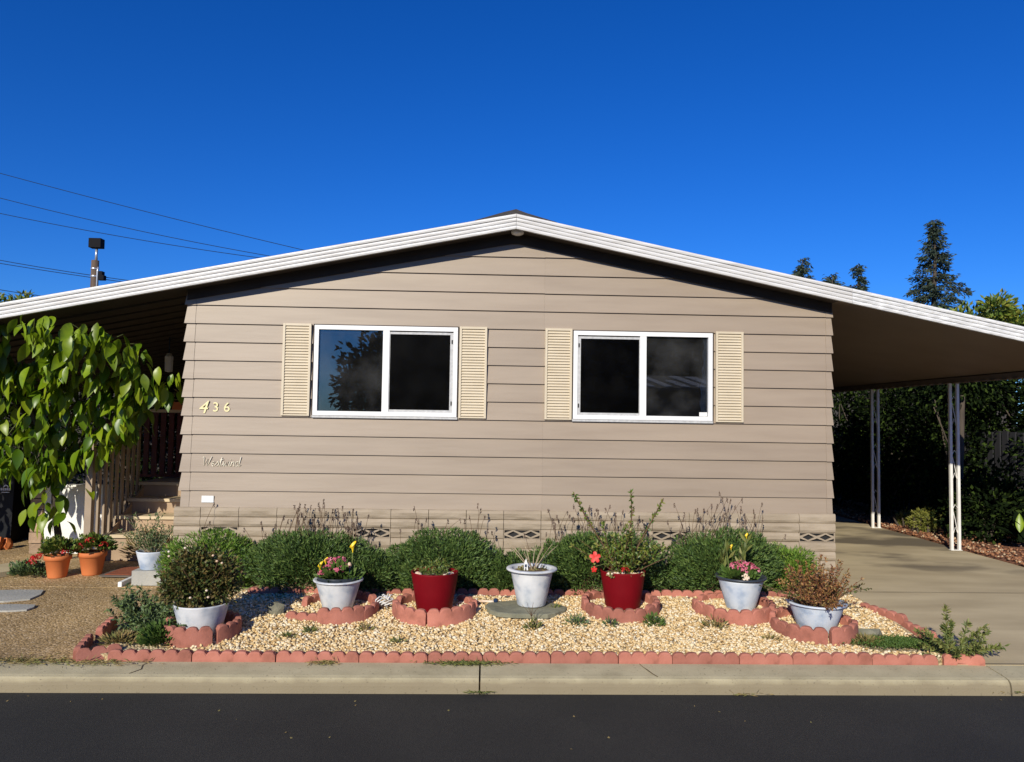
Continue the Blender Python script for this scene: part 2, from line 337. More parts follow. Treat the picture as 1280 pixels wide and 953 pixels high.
# hairline crack and driveway joint, small dirt strips lying on the concrete
def strip(pts, w, name, m, dz=.004):
    g = MB(); vs = []; fs = []
    for i,(x,y,z) in enumerate(pts):
        a = pts[max(i-1,0)]; b = pts[min(i+1,len(pts)-1)]; d = Vector((b[0]-a[0],b[1]-a[1],0)).normalized()
        ww = w*(.6+.8*random.random()); vs += [(x-d.y*ww,y+d.x*ww,z+dz),(x+d.y*ww,y-d.x*ww,z+dz)]
    fs = [(2*i,2*i+1,2*i+3,2*i+2) for i in range(len(pts)-1)]
    return g.add(vs,fs).build(name,m,kind='structure')
strip([(.87,-2.03,0),(.885,-2.09,-.004),(.905,-2.14,-.008),(.925,-2.2,-.0125),(.955,-2.25,-.0195)],.004,'kerb_crack','joint')
strip([(-2.60,-2.03,0),(-2.62,-2.09,-.004),(-2.60,-2.16,-.010),(-2.65,-2.23,-.0165)],.003,'kerb_crack','joint')
strip([(3.22+.3*i,-2.01,.006) for i in range(20)],.005,'apron_joint','joint')
strip([(3.23+.3*i,.05,.0700) for i in range(10)],.004,'driveway_joint','joint')
# oil and tyre marks worn into the driveway concrete
def add_stain(m, col, sx, sy, y0, y1, lo, hi, seed):
    n = m.node_tree.nodes; l = m.node_tree.links; b = n['Principled BSDF']; src = b.inputs['Base Color'].links[0].from_socket
    tc = n.new('ShaderNodeTexCoord'); mp = n.new('ShaderNodeMapping'); mp.inputs['Scale'].default_value = (sx,sy,1); mp.inputs['Location'].default_value = (seed,seed*.7,0)
    nz_ = n.new('ShaderNodeTexNoise'); nz_.inputs['Scale'].default_value = 1; nz_.inputs['Detail'].default_value = 5
    l.new(tc.outputs['Object'],mp.inputs[0]); l.new(mp.outputs[0],nz_.inputs['Vector'])
    mr = n.new('ShaderNodeMapRange'); mr.interpolation_type = 'SMOOTHSTEP'; mr.inputs[1].default_value = lo; mr.inputs[2].default_value = hi; l.new(nz_.outputs['Fac'],mr.inputs[0])
    sx_ = n.new('ShaderNodeSeparateXYZ'); l.new(tc.outputs['Object'],sx_.inputs[0])
    my = n.new('ShaderNodeMapRange'); my.interpolation_type = 'SMOOTHSTEP'; my.inputs[1].default_value = y0; my.inputs[2].default_value = y1; l.new(sx_.outputs[1],my.inputs[0])
    mu = n.new('ShaderNodeMath'); mu.operation = 'MULTIPLY'; l.new(mr.outputs[0],mu.inputs[0]); l.new(my.outputs[0],mu.inputs[1])
    mx = n.new('ShaderNodeMix'); mx.data_type = 'RGBA'; l.new(mu.outputs[0],mx.inputs['Factor']); l.new(src,mx.inputs['A']); mx.inputs['B'].default_value = (*col,1)
    l.new(mx.outputs['Result'],b.inputs['Base Color'])
add_stain(M['drive'],(.15,.12,.072),.7,1.5,.3,1.6,.44,.62,1.3)
def add_kerb_dirt(m):
    n = m.node_tree.nodes; l = m.node_tree.links; b = n['Principled BSDF']; src = b.inputs['Base Color'].links[0].from_socket
    tc = n.new('ShaderNodeTexCoord'); sp = n.new('ShaderNodeSeparateXYZ'); l.new(tc.outputs['Object'],sp.inputs[0])
    nz_ = n.new('ShaderNodeTexNoise'); nz_.inputs['Scale'].default_value = 7; nz_.inputs['Detail'].default_value = 6; l.new(tc.outputs['Object'],nz_.inputs['Vector'])
    ad = n.new('ShaderNodeMath'); ad.operation = 'MULTIPLY_ADD'; ad.inputs[1].default_value = .05; l.new(nz_.outputs['Fac'],ad.inputs[0]); l.new(sp.outputs[2],ad.inputs[2])
    mr = n.new('ShaderNodeMapRange'); mr.inputs[1].default_value = .008; mr.inputs[2].default_value = -.03; mr.inputs[3].default_value = 0; mr.inputs[4].default_value = .8; l.new(ad.outputs[0],mr.inputs[0])
    mx = n.new('ShaderNodeMix'); mx.data_type = 'RGBA'; l.new(mr.outputs[0],mx.inputs['Factor']); l.new(src,mx.inputs['A']); mx.inputs['B'].default_value = (.20,.16,.10,1)
    n2 = n.new('ShaderNodeTexNoise'); n2.inputs['Scale'].default_value = 55; n2.inputs['Detail'].default_value = 3; l.new(tc.outputs['Object'],n2.inputs['Vector'])
    m2 = n.new('ShaderNodeMapRange'); m2.inputs[1].default_value = .36; m2.inputs[2].default_value = .27; m2.inputs[3].default_value = 0; m2.inputs[4].default_value = .75; l.new(n2.outputs['Fac'],m2.inputs[0])
    mx2 = n.new('ShaderNodeMix'); mx2.data_type = 'RGBA'; l.new(m2.outputs[0],mx2.inputs['Factor']); l.new(mx.outputs['Result'],mx2.inputs['A']); mx2.inputs['B'].default_value = (.14,.115,.07,1)
    l.new(mx2.outputs['Result'],b.inputs['Base Color'])
add_kerb_dirt(M['concrete'])
# gravel: thousands of pebbles, one mass
def ico():
    t = (1+5**.5)/2
    v = np.array([(-1,t,0),(1,t,0),(-1,-t,0),(1,-t,0),(0,-1,t),(0,1,t),(0,-1,-t),(0,1,-t),(t,0,-1),(t,0,1),(-t,0,-1),(-t,0,1)],float)
    f = np.array([(0,11,5),(0,5,1),(0,1,7),(0,7,10),(0,10,11),(1,5,9),(5,11,4),(11,10,2),(10,7,6),(7,1,8),(3,9,4),(3,4,2),(3,2,6),(3,6,8),(3,8,9),(4,9,5),(2,4,11),(6,2,10),(8,6,7),(9,8,1)])
    return unit(v), f
IV, IF = ico()
def pebbles(xy, size, lift=.3):
    n = len(xy); s = size*(.6+.7*rng.random(n))[:,None]*np.array([1.15,.95,.7])*(1+.25*rng.normal(size=(n,3))).clip(.55,1.6)
    a = rng.random(n)*2*PI; tl = rng.normal(size=n)*.5
    v = IV[None]*(1+.12*rng.normal(size=(n,12,1)))*s[:,None,:]
    y2 = v[...,1]*np.cos(tl)[:,None]-v[...,2]*np.sin(tl)[:,None]; z2 = v[...,1]*np.sin(tl)[:,None]+v[...,2]*np.cos(tl)[:,None]
    x3 = v[...,0]*np.cos(a)[:,None]-y2*np.sin(a)[:,None]; y3 = v[...,0]*np.sin(a)[:,None]+y2*np.cos(a)[:,None]
    z = np.array([zb(p[0],p[1]) for p in xy])+s[:,2]*lift+.010*rng.random(n)
    V = np.stack([x3+xy[:,0:1], y3+xy[:,1:2], z2+z[:,None]],2).reshape(-1,3)
    F = (IF[None]+(np.arange(n)*12)[:,None,None]).reshape(-1,3)
    return V, F, np.repeat(rng.random(n),20)
N = 30000
xy = np.stack([rng.uniform(-2.75,3.16,N), rng.uniform(-1.955,-.5,N)],1)
keep = (xy[:,0] > -2.2-.5*rng.random(N)**2) & ~((xy[:,0] > 2.62+.1*np.sin(xy[:,1]*9)) & (xy[:,1] < -1.52) & (xy[:,1] > -1.86))
V,F,t = pebbles(xy[keep], .0108)
tag(link('gravel', fastmesh('gravel',V,F,t), 'pebble'), 'cream and yellow pebble gravel filling the front planting bed', 'gravel', kind='stuff')

n_ = 1500; xm = 6.06+np.abs(rng.normal(size=n_))*.35; ym = rng.uniform(.2,7.5,n_); xm_ = np.stack([xm,ym],1)
V,F,t = pebbles(xm_, .016); 
V = V.reshape(n_,12,3); V[:,:,2] += np.array([zg(y)+.03-zb(x,y) for x,y in xm_])[:,None]; 
M['chips'] = mat('bark_and_stone_chips', None, tone=[(.10,.04,.02),(.22,.09,.04),(.34,.16,.08),(.28,.12,.05),(.55,.44,.28)], rough=.95)
tag(link('mulch_chips', fastmesh('mulch_chips',V.reshape(-1,3),F,t), 'chips'), 'red bark chips and small stones along the driveway edge', 'mulch', kind='stuff')
# ------------------------------------------------------------------ the house
HW = 3.204; E0 = 1.010; EX = .181
def zs(x): return 3.60-.2*abs(x)               # underside of the roof
house = thing('mobile_home', 'beige single storey home with low gabled roof and cream shutters', 'house')
def clip(poly):
    for sgn in (1,-1):
        out = []
        for i in range(len(poly)):
            p, q = poly[i], poly[(i+1)%len(poly)]
            fp = p[1]-(3.598-.2*sgn*p[0]); fq = q[1]-(3.598-.2*sgn*q[0])
            if fp <= 0: out.append(p)
            if (fp < 0 < fq) or (fq < 0 < fp):
                u = fp/(fp-fq); out.append((p[0]+(q[0]-p[0])*u, p[1]+(q[1]-p[1])*u))
        poly = out
    return poly
def board(x0,x1,z0,z1,name='siding_board',proud=.0,sag=0):
    poly = clip([(x0,z0),(x1,z0),(x1,z1),(x0,z1)])
    if len(poly) < 3: return
    yf = lambda z: -.024-proud+.019*(z-z0)/EX
    n = len(poly); vs = [(x,yf(z),z) for x,z in poly]+[(x,.012,z) for x,z in poly]
    fs = [tuple(range(n)), tuple(range(2*n-1,n-1,-1))]+[(i,n+i,n+(i+1)%n,(i+1)%n) for i in range(n)]
    MB().add(vs,fs).build(name,'siding',house)
def cap(sg,out,z0,z1):
    xi = sg*(HW-.083) if sg < 0 else HW-.058
    q = [(sg*(HW+out),z0),(xi,z0),(xi,z1),(sg*HW,z1)]
    poly = clip(q if sg < 0 else q[::-1])
    if len(poly) < 3: return
    n = len(poly); vs = [(x,-.028+.019*(z-z0)/EX,z) for x,z in poly]+[(x,.05,z) for x,z in poly]
    MB().add(vs,[tuple(range(n)), tuple(range(2*n-1,n-1,-1))]+[(i,n+i,n+(i+1)%n,(i+1)%n) for i in range(n)]).build('corner_cap','siding',house)
W1 = (-1.957,-.552,1.757,2.642); W2 = (.597,1.990,1.757,2.633)
for k in range(-1,15):
    z0 = E0+k*EX if k >= 0 else .846; z1 = E0+(k+1)*EX+.004
    segs = [(-HW+.084,.303),(.3036,HW-.0585)]
    if 4 <= k <= 8: segs = [(-HW+.085,W1[0]),(W1[1],.303),(.3036,W2[0]),(W2[1],HW-.0585)]
    for a,b in segs: board(a,b,z0+random.uniform(-.0015,.0015),z1)
    if k <= 11:
        cap(-1,.000 if k<0 else .023,z0-.002,z1); cap(1,.000 if k<0 else .014,z0-.002,z1)
# side walls, floor of the house body, rooms behind the glass
MB().box(-HW-.004,-HW+.03,.02,13,.05,2.93).build('side_wall','siding',house)
MB().box(HW-.03,HW+.004,.02,13,.05,2.93).build('side_wall','siding',house)
MB().prism([(-HW,.05),(HW,.05),(HW,2.94),(0,3.58),(-HW,2.94)],1,12.98,13.02).build('rear_wall','siding',house)
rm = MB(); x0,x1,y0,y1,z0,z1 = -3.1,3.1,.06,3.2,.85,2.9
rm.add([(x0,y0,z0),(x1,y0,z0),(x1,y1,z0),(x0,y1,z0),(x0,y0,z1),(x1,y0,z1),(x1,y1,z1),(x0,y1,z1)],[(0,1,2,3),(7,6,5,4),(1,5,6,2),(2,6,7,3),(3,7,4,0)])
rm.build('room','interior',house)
# dark strips added under the roof edge to blacken the eave shadow
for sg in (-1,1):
    MB().prism([(sg*.0,3.599),(sg*(HW-.001),zs(HW)-.001),(sg*(HW-.001),zs(HW)-.097),(sg*.04,zs(.04)-.10),(sg*.0,zs(.04)-.10)][::sg],1,-.034,-.001).build('eave_shade_strip','soffit',house)
# roof and trim
def slope(x0,x1,z_lo,z_hi,y0,y1,name,m,parent=house):
    return MB().prism([(x0,zs(x0)+z_lo),(x1,zs(x1)+z_lo),(x1,zs(x1)+z_hi),(x0,zs(x0)+z_hi)],1,y0,y1).build(name,m,parent)
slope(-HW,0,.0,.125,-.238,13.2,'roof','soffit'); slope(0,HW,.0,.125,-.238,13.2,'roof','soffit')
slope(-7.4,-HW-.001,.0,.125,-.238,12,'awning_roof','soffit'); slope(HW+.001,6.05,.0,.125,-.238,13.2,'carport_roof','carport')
slope(-7.4,-.001,.126,.152,-.20,13.2,'roof_covering','roof'); slope(.001,6.05,.126,.152,-.20,13.2,'roof_covering','roof')
MB().prism([(-.40,3.668),(0,3.748),(.40,3.668),(.40,3.680),(.10,3.764),(.0,3.800),(-.12,3.768),(-.40,3.680)],1,-.19,13).build('ridge_cap','roof',house)
def fascia(x0,x1,m):
    g = MB(); lo,hi = -.014,.137
    g.prism([(x0,zs(x0)+lo),(x1,zs(x1)+lo),(x1,zs(x1)+hi),(x0,zs(x0)+hi)],1,-.252,-.240)
    h = (hi-lo)/4
    for i in range(4):
        a = lo+h*i+.003; b = lo+h*(i+1)-.006
        y0 = -.262 if i < 3 else -.268
        xs = np.linspace(x0,x1,2)
        vs = []
        for x in xs: vs += [(x,y0,zs(x)+a),(x,y0-.004,zs(x)+(a+b)/2),(x,y0,zs(x)+b),(x,-.250,zs(x)+b+.004),(x,-.250,zs(x)+a-.002)]
        g.add(vs,[(j,(j+1)%5,5+(j+1)%5,5+j) for j in range(5)]+[(0,1,2,3,4),(9,8,7,6,5)])
    return g.build('fascia',m,house)
fascia(-7.4,-.0015,'fascia'); fascia(.0015,3.30,'fascia'); fascia(3.303,6.05,'fascia_rough')
# ribs of the left awning, eave beams of the carport
g = MB()
for i in range(34):
    y = .2+i*.33
    g.prism([(-7.3,zs(-7.3)-.018),(-HW-.02,zs(HW+.02)-.018),(-HW-.02,zs(HW+.02)-.001),(-7.3,zs(-7.3)-.001)],1,y,y+.03)
g.build('awning_ribs','soffit',house)
g = MB().box(5.99,6.05,-.23,13.1,2.325,2.388)
for i in range(66): g.box(5.975,6.055,-.2+.2*i,-.1+.2*i,2.312,2.3245)
g.build('eave_gutter','carport',house)
MB().lathe([(.0,-.032),(.03,-.03),(.055,-.02),(.065,-.008),(.066,.02)],20,(.02,-.13,3.585)).build('ceiling_light','frame',house,True)
# windows
def window(w, fixed_left):
    x0,x1,z0,z1 = w; f = .042; mx = (x0+x1)/2
    y0,y1 = -.040,.03
    g = MB()
    g.box(x0,x1,y0,y1,z1-f,z1).box(x0,x1,y0,y1,z0,z0+f).box(x0,x0+f,y0+.0015,y1,z0+f,z1-f).box(x1-f,x1,y0+.0015,y1,z0+f,z1-f)
    g.box(mx-.032,mx+.032,y0+.003,y1,z0+f,z1-f)
    wo = g.build('window','frame',house)
    MB().box(x0-.008,x1+.008,-.034,.0,z0-.024,z0-.001).build('sill','alu',wo)
    MB().box(x0-.012,x1+.012,-.030,.0,z1+.0005,z1+.010).box(x0-.013,x0-.001,-.030,.0,z0-.02,z1).box(x1+.001,x1+.013,-.030,.0,z0-.02,z1).build('flashing','soffit',wo)
    fx = (x0+f,mx-.032) if fixed_left else (mx+.032,x1-f); sx = (mx+.032,x1-f) if fixed_left else (x0+f,mx-.032)
    MB().box(fx[0],fx[1],-.008,-.003,z0+f,z1-f).build('pane','glass',wo)
    MB().box(sx[0],sx[1],-.006,-.001,z0+f,z1-f).build('pane','glass',wo)
    a = .022; o = .014
    sf = MB(); A,B,C,D = sx[0]+.001,sx[1]-.001,z0+f+.001,z1-f-.012
    sf.box(A,B,-.03,-.014,D-a,D).box(A,B,-.03,-.014,C,C+a)
    lw,rw = (.006,.03) if fixed_left else (.03,.006)
    sf.box(A,A+lw,-.0295,-.014,C+a,D-a).box(B-rw,B,-.0295,-.014,C+a,D-a)
    s = sf.build('screen_frame','alu',wo)
    MB().box(A+lw,B-rw,-.022,-.020,C+a,D-a).build('insect_screen','screen',wo)
    px = (B-.012) if fixed_left else (A+.012)
    for zz in (C+.09,D-.09): MB().box(px-.006,px+.006,-.0345,-.0298,zz-.02,zz+.02).build('latch','black',wo)
    return wo
w1 = window(W1,True); w2 = window(W2,False)
g = MB(); vs = []; n = 24
for i in range(n):
    z = 1.81+(2.585-1.81)*i/(n-1); xx = 1.915-.03*sstep((2.45-z)/.5)+.008*math.sin(i*1.3)
    vs += [(1.946,.03,z),(xx+.012,.045+.008*math.sin(i),z),(xx,.03,z)]
g.add(vs,[(3*i+j,3*i+j+1,3*i+j+4,3*i+j+3) for i in range(n-1) for j in (0,1)]).build('curtain_edge','curtain',w2,True)
MB().box(1.865,1.942,-.0135,-.0085,1.802,1.842).build('pane_sticker','label',w2)
# louvred shutters
def shutter(x0,x1,z0=1.748,z1=2.652):
    g = MB(); f = .022; y0 = -.046
    g.box(x0,x0+f,y0,-.006,z0,z1).box(x1-f,x1,y0,-.006,z0,z1).box(x0+f,x1-f,y0+.002,-.006,z1-f,z1).box(x0+f,x1-f,y0+.002,-.006,z0,z0+f*.6)
    g.box(x0+f,x1-f,-.026,-.007,z0+f*.6,z1-f)
    s = g.build('shutter','shutter',house)
    l = MB(); n = 31; h = (z1-z0-2*f)/n
    for i in range(n):
        a = z0+f*.8+h*i
        l.prism([(-.027,a+h*.98),(-.031,a+h*.86),(-.0405,a+h*.22),(-.039,a+h*.12),(-.027,a+h*.3)],0,x0+f,x1-f)
    l.build('louvers','shutter',s)
shutter(-2.262,-1.988); shutter(-.534,-.262); shutter(.315,.583); shutter(2.022,2.300)
# skirting of rock-faced panels with vents
def skirt_panel(x0,x1,vent):
    g = MB(); zt = .852; rows = 9; nx = 10; h = .0925
    for r in range(rows):
        zt_r = zt-r*h; zb_r = max(.02,zt_r-h)
        if vent and r == 2:
            continue
        vs = []; fs = []; prof = [(0,.012),(.1,.024),(.35,.031),(.7,.029),(.93,.022),(1,.010)]
        for u,d in prof:
            for i in range(nx+1):
                x = x0+(x1-x0)*i/nx; z = zt_r+(zb_r-zt_r)*u
                vs.append((x,-.022-d+.010*noise.noise(Vector((x*7,z*25,1.3))),z))
        for a in range(len(prof)-1):
            for i in range(nx): b = a*(nx+1)+i; fs.append((b,b+nx+1,b+nx+2,b+1))
        g.add(vs,fs)
        g.add([(x0,-.034,zt_r),(x1,-.034,zt_r),(x1,0,zt_r),(x0,0,zt_r)],[(0,1,2,3)])
        for xe in (x0,x1):
            vs = [(xe,-.022-d,zt_r+(zb_r-zt_r)*u) for u,d in prof]; g.add([(xe,0,zt_r)]+vs+[(xe,0,zb_r)],[tuple(range(len(prof)+2))])
    p = g.build('skirting_panel','skirt',house)
    if vent:
        z1 = zt-2*h; z0 = z1-h
        MB().box(x0,x1,-.012,-.004,z0,z1).build('vent_recess','black',p)
        v = MB(); t = .0105
        v.box(x0,x1,-.040,-.02,z1-.006,z1).box(x0,x1,-.040,-.02,z0,z0+.006).box(x0,x0+.008,-.040,-.02,z0+.006,z1-.006).box(x1-.008,x1,-.040,-.02,z0+.006,z1-.006)
        n = 2; w = (x1-x0-.016)/n
        for i in range(n):
            a = x0+.008+w*i; c = (z0+z1)/2; b = a+w; m = (a+b)/2
            za,zb_ = z0+.006,z1-.006
            for (p1,p2,yy) in (((a,c),(m,zb_),-.038),((a,c),(m,za),-.0365),((m,zb_),(b,c),-.037),((m,za),(b,c),-.0355)):
                d = Vector((p2[0]-p1[0],p2[1]-p1[1])).normalized(); q = Vector((-d.y,d.x))*t
                v.prism([(p1[0]+q.x,max(za,min(zb_,p1[1]+q.y))),(p2[0]+q.x,max(za,min(zb_,p2[1]+q.y))),(p2[0]-q.x,max(za,min(zb_,p2[1]-q.y))),(p1[0]-q.x,max(za,min(zb_,p1[1]-q.y)))],1,yy,-.02)
        v.build('vent_grille','skirt',p)
i = -1
while True:
    a = -3.0+.366*i; b = a+.366
    a = max(a,-3.252)
    if a > 3.2: break
    skirt_panel(a+.0022,min(b,3.238)-.0022,i%4 == 0); i += 1
MB().box(-3.25,3.236,-.006,.02,.0,.848).build('skirting_backing','black',house)
# house numbers, emblem script and plate
def text(ch, x, z, h, m, name, shear=0, ext=.006, y=-.0175):
    c = bpy.data.curves.new(name,'FONT'); c.body = ch; c.size = 1; c.extrude = .03; c.bevel_depth = .008; c.shear = shear; c.offset = -.004
    t = bpy.data.objects.new('tmp',c); COL.objects.link(t); dg = bpy.context.evaluated_depsgraph_get()
    me = bpy.data.meshes.new_from_object(t.evaluated_get(dg)); COL.objects.unlink(t); bpy.data.objects.remove(t)
    co = np.empty(len(me.vertices)*3); me.vertices.foreach_get('co',co); co = co.reshape(-1,3)
    mn,mx = co.min(0),co.max(0); s = h/(mx[1]-mn[1])
    v = np.stack([x+(co[:,0]-mn[0])*s, y-(co[:,2]-mn[2])*s*.9, z+(co[:,1]-mn[1])*s],1)
    me.vertices.foreach_set('co',v.ravel())
    return link(name,me,m,house)
text('4',-3.052,1.758,.122,'gold','house_number',.28); text('3',-2.920,1.774,.092,'gold','house_number'); text('6',-2.815,1.774,.092,'gold','house_number')
STK = [[(-.1,1.8),(.05,2),(.15,1.8),(.25,.1),(.75,1.6),(.85,.1),(1.15,.9),(1.45,2.1)],
 [(1.62,.5),(2.0,.65),(2.1,.95),(1.9,1.08),(1.66,.8),(1.66,.25),(1.85,0),(2.15,.15),(2.4,.55)],[(2.4,.55),(2.72,1.1),(2.78,.8),(2.82,.3),(2.62,0),(2.42,.12)],
 [(2.82,.2),(3.05,.8),(3.3,1.95)],[(3.3,1.95),(3.12,.5),(3.15,.05),(3.4,.1),(3.6,.6)],[(2.98,1.4),(3.6,1.48)],
 [(3.6,1.05),(3.68,.15),(3.8,.02),(4.05,.85),(4.1,.12),(4.22,.02),(4.5,1.05)],[(4.72,1.0),(4.66,.2),(4.78,0),(5.0,.3)],[(4.8,1.42),(4.84,1.52)],
 [(5.05,1.0),(5.05,0)],[(5.05,.5),(5.3,1.02),(5.48,.9),(5.48,.1),(5.68,.08)],[(6.3,.85),(6.1,1.05),(5.82,.9),(5.78,.3),(5.95,0),(6.2,.2),(6.42,1.0)],[(6.62,2.1),(6.42,.4),(6.5,.02),(6.8,.3)]]
g = MB()
for st in STK:
    pts = [(-3.005+p[0]*.0545+p[1]*.004,-.0215,1.245+p[1]*.045) for j,p in enumerate(st)]
    g.tube(pts,[.0038]*len(pts),6)
g.build('script_emblem','cream',house,True)
MB().box(-3.0,-2.885,-.028,-.02,.895,.960).build('data_plate','label',house)

# ------------------------------------------------------------------ porch steps, railing, white wall at the left
st = thing('porch_steps','tan painted porch steps with cream treads beside the house','steps',(-3.9,1.6,.1))
steps = [(1.2,.39),(1.5,.56),(1.8,.73),(2.1,.90)]
for i,(y,z) in enumerate(steps):
    b = steps[i-1][1] if i else .1
    MB().box(-4.5+3.9,-3.28+3.9,y-1.6,y-1.6+.02,b-.1+(0 if i == 0 else .001),z-.1-.036).build('riser','tanpaint',st)
    y2 = steps[i+1][0] if i < 3 else 5.2
    MB().box(-4.53+3.9,-3.27+3.9,y-1.6-.03,y2-1.6-.001,z-.1-.035,z-.1).build('tread','treadpaint',st)
MB().prism([(-.4,0),(3.6,0),(3.6,.75),(.5,.75),(-.4,.25)],0,-.595,-.575).build('stringer','tanpaint',st)
rl = thing('stair_railing','tan slatted railing running up the left edge of the porch steps','railing',(-4.56,1.0,.1))
for i in range(9):
    y = .0+i*.135; b = .02+.55*sstep(i/8)
    MB().box(-.012,.012,y,y+.05,b*.9,1.28+y*.42).build('slat','rail',rl)
MB().box(-.035,.035,-.07,-.005,-.02,1.36).build('post','rail',rl)
MB().prism([(-.08,1.36),(1.2,1.84),(1.2,1.89),(-.08,1.41)],0,-.045,.045).build('handrail','rail',rl)
rr_ = thing('porch_rail','dark red slatted rail in shade at the back of the porch','railing',(-4.1,2.62,.9))
for i in range(9): MB().box(-.62+i*.105,-.555+i*.105,-.015,.01,.06,.86).build('slat','redrail',rr_)
MB().box(-.66,.8,-.04,.04,.862,.90).build('top_rail','treadpaint',rr_)
MB().box(-.66,.8,-.02,.02,.02,.058).build('bottom_rail','redrail',rr_)
ww = thing('low_wall','low white stucco wall with stone end behind the tree trunk','wall',(-5.2,1.65,.09))
MB().box(-.2,.50,-.04,.08,0,.78).build('wall_panel','whitewall',ww)
MB().box(-.225,.515,-.055,.09,.781,.81).build('coping','whitewall',ww)
for r in range(6):
    x = -.345+.01*random.random()
    MB().box(x,-.205,-.07-.01*random.random(),.09,r*.13+.004,r*.13+.124).build('stone','brownstone',ww)
# things on the porch rail
cu = thing('window_box','small planter of dried plants on the porch rail','planter',(-4.05,2.62,1.80))
MB().box(-.3,.26,-.07,.07,0,.10).build('box','claypot',cu)
P,D = blob(260,(0,0,.2),(.3,.09,.16),.8); foliage(cu,P,D+[0,0,.5],.09,.025,'dryleaf')
lt = thing('lantern','pale lantern hanging under the awning above the porch','lamp',(-4.35,2.4,2.28))
MB().lathe([(0,.0),(.05,.01),(.055,.2),(.03,.24),(0,.25)],8).build('body','frame',lt); MB().tube([(0,0,.25),(0,0,.52)],.008,5).build('cord','wire',lt)

# bin with white print
bn = thing('wheelie_bin','black wheeled bin with white arched print in the shade','bin',(-6.42,2.55,.06))
g = MB(); vs = []
for z,w,d in ((.05,.235,.25),(.86,.29,.31)): vs += [(-w,-d,z),(w,-d,z),(w,d,z),(-w,d,z)]
g.add(vs,[(3,2,1,0),(4,5,6,7)]+[(i,(i+1)%4,4+(i+1)%4,4+i) for i in range(4)]).build('body','bin',bn)
MB().prism([(-.34,.862),(.33,.862),(.33,.9),(.0,.955),(-.34,.9)],0,-.31,.31).build('lid','bin',bn)
for s in (-1,1): MB().prism([(.2+.09*math.cos(t*PI/6),.09+.09*math.sin(t*PI/6)) for t in range(12)],0,s*.24-.02,s*.24+.02).build('wheel','black',bn)
g = MB()
for j in range(8):
    a0 = PI*j/8; a1 = PI*(j+1)/8
    g.add([(.19+rd*math.cos(t),-.316,.735+rd*math.sin(t)) for rd,t in ((.036,a0),(.036,a1),(.02,a1),(.02,a0))],[(0,1,2,3)])
for q in range(5): g.box(.128+q*.025,.128+q*.025+.018,-.318,-.306,.70,.73)
g.box(.14,.235,-.318,-.306,.672,.682)
g.build('print','binlogo',bn)

# ------------------------------------------------------------------ carport posts
for (y,lab) in ((2.45,'nearer white trellis post at the carport edge'),(4.53,'farther white trellis post at the carport edge')):
    p = thing('carport_post',lab,'post',(5.985,y,zg(y)),'white posts holding the carport roof')
    for dx in (-.05,.05):
        MB().box(dx-.017,dx+.017,-.017,.017,.0,2.212-.002).build('upright','postwhite',p)
    for k in range(3):
        z = .2+k*.72; pts = [(-.033,0,z),(.0,0,z+.10),(.033,0,z+.02),(.0,0,z+.2),(-.033,0,z+.34),(.0,0,z+.40),(.033,0,z+.36)]
        MB().tube(pts,.0045,5).build('scroll','postwhite',p)
    MB().box(-.075,.075,-.03,.03,.0005,.008).build('foot_plate','postwhite',p)

# ------------------------------------------------------------------ scalloped edgers
SC = .098
def edger_mesh(path, n, L, h, rise=.032, th=.05):
    """path(u)->(x,y,nx,ny); n scallops over length L."""
    m = 6; cols = []
    for k in range(n):
        for j in range(m+(1 if k == n-1 else 0)):
            t = -1+2*j/m; c = math.sqrt(max(0,1-t*t))
            x,y,nx,ny = path(L*(k+j/m)/n); zt = h+rise*c**.8; f = th*.5*(.985+.015*c)
            cols.append([(x+nx*a,y+ny*a,z) for a,z in ((f,-.03),(f,zt-.012),(f*.72,zt),(-f*.72,zt),(-f,zt-.012),(-f,-.03))])
    vs = [p for c in cols for p in c]; fs = []
    for i in range(len(cols)-1):
        for a in range(5): b = i*6+a; fs.append((b,b+1,b+7,b+6))
    fs += [(0,5,4,3,2,1), tuple(len(vs)-6+i for i in range(6))]
    me = bpy.data.meshes.new('scalloped_edger'); me.from_pydata(vs,[],fs); return me
EM = {}
for n in (3,4,5,6):
    EM[n] = edger_mesh(lambda u: (u,0,0,-1), n, n*SC-.006, .046, .026)
def straight(n, x, y, z, rz, label, group, tilt=0):
    if not EM[n].materials: EM[n].materials.append(M['terra'])
    o = bpy.data.objects.new('scalloped_edger', EM[n]); COL.objects.link(o); o.location = (x,y,z); o.rotation_euler = (tilt,random.uniform(-.012,.012),rz)
    return tag(o,label,'edging',group)
ORD = ['first','second','third','fourth','fifth','sixth','seventh','eighth','ninth','tenth','eleventh','twelfth']
x = -2.90
for fi,n in enumerate((6,6,6,5,4,5,5,4,5,4,6,5)):
    straight(n,x,-1.985+random.uniform(-.004,.004),.003+random.uniform(-.006,.004),random.uniform(-.012,.012),ORD[fi]+' terracotta scalloped block from the path along the kerb','front row of edging along the kerb',random.uniform(-.08,.06))
    x += n*SC
straight(3,3.16-.03,-1.97,.0,-.12,'low terracotta edging block at the weedy end of the kerb row','front row of edging along the kerb')
x = -2.36
for fi,n in enumerate((5,4,5,5,4,6,5,4,5,6,4)):
    y = -.56+random.uniform(-.012,.012)
    straight(n,x,y,zb(x,y)-.012,random.uniform(-.03,.03),ORD[fi]+' terracotta block from the path in the row below the shrubs','back row of edging below the shrubs',random.uniform(-.1,.08))
    x += n*SC
a = math.atan2(.82,-.17)
straight(4,-3.12,-2.0,.02,a+.05,'terracotta edging block at the kerb corner of the pebbled path','edging between path and bed')
straight(4,-3.165,-1.60,.05,a-.03,'terracotta edging block along the pebbled path behind the corner one','edging between path and bed')
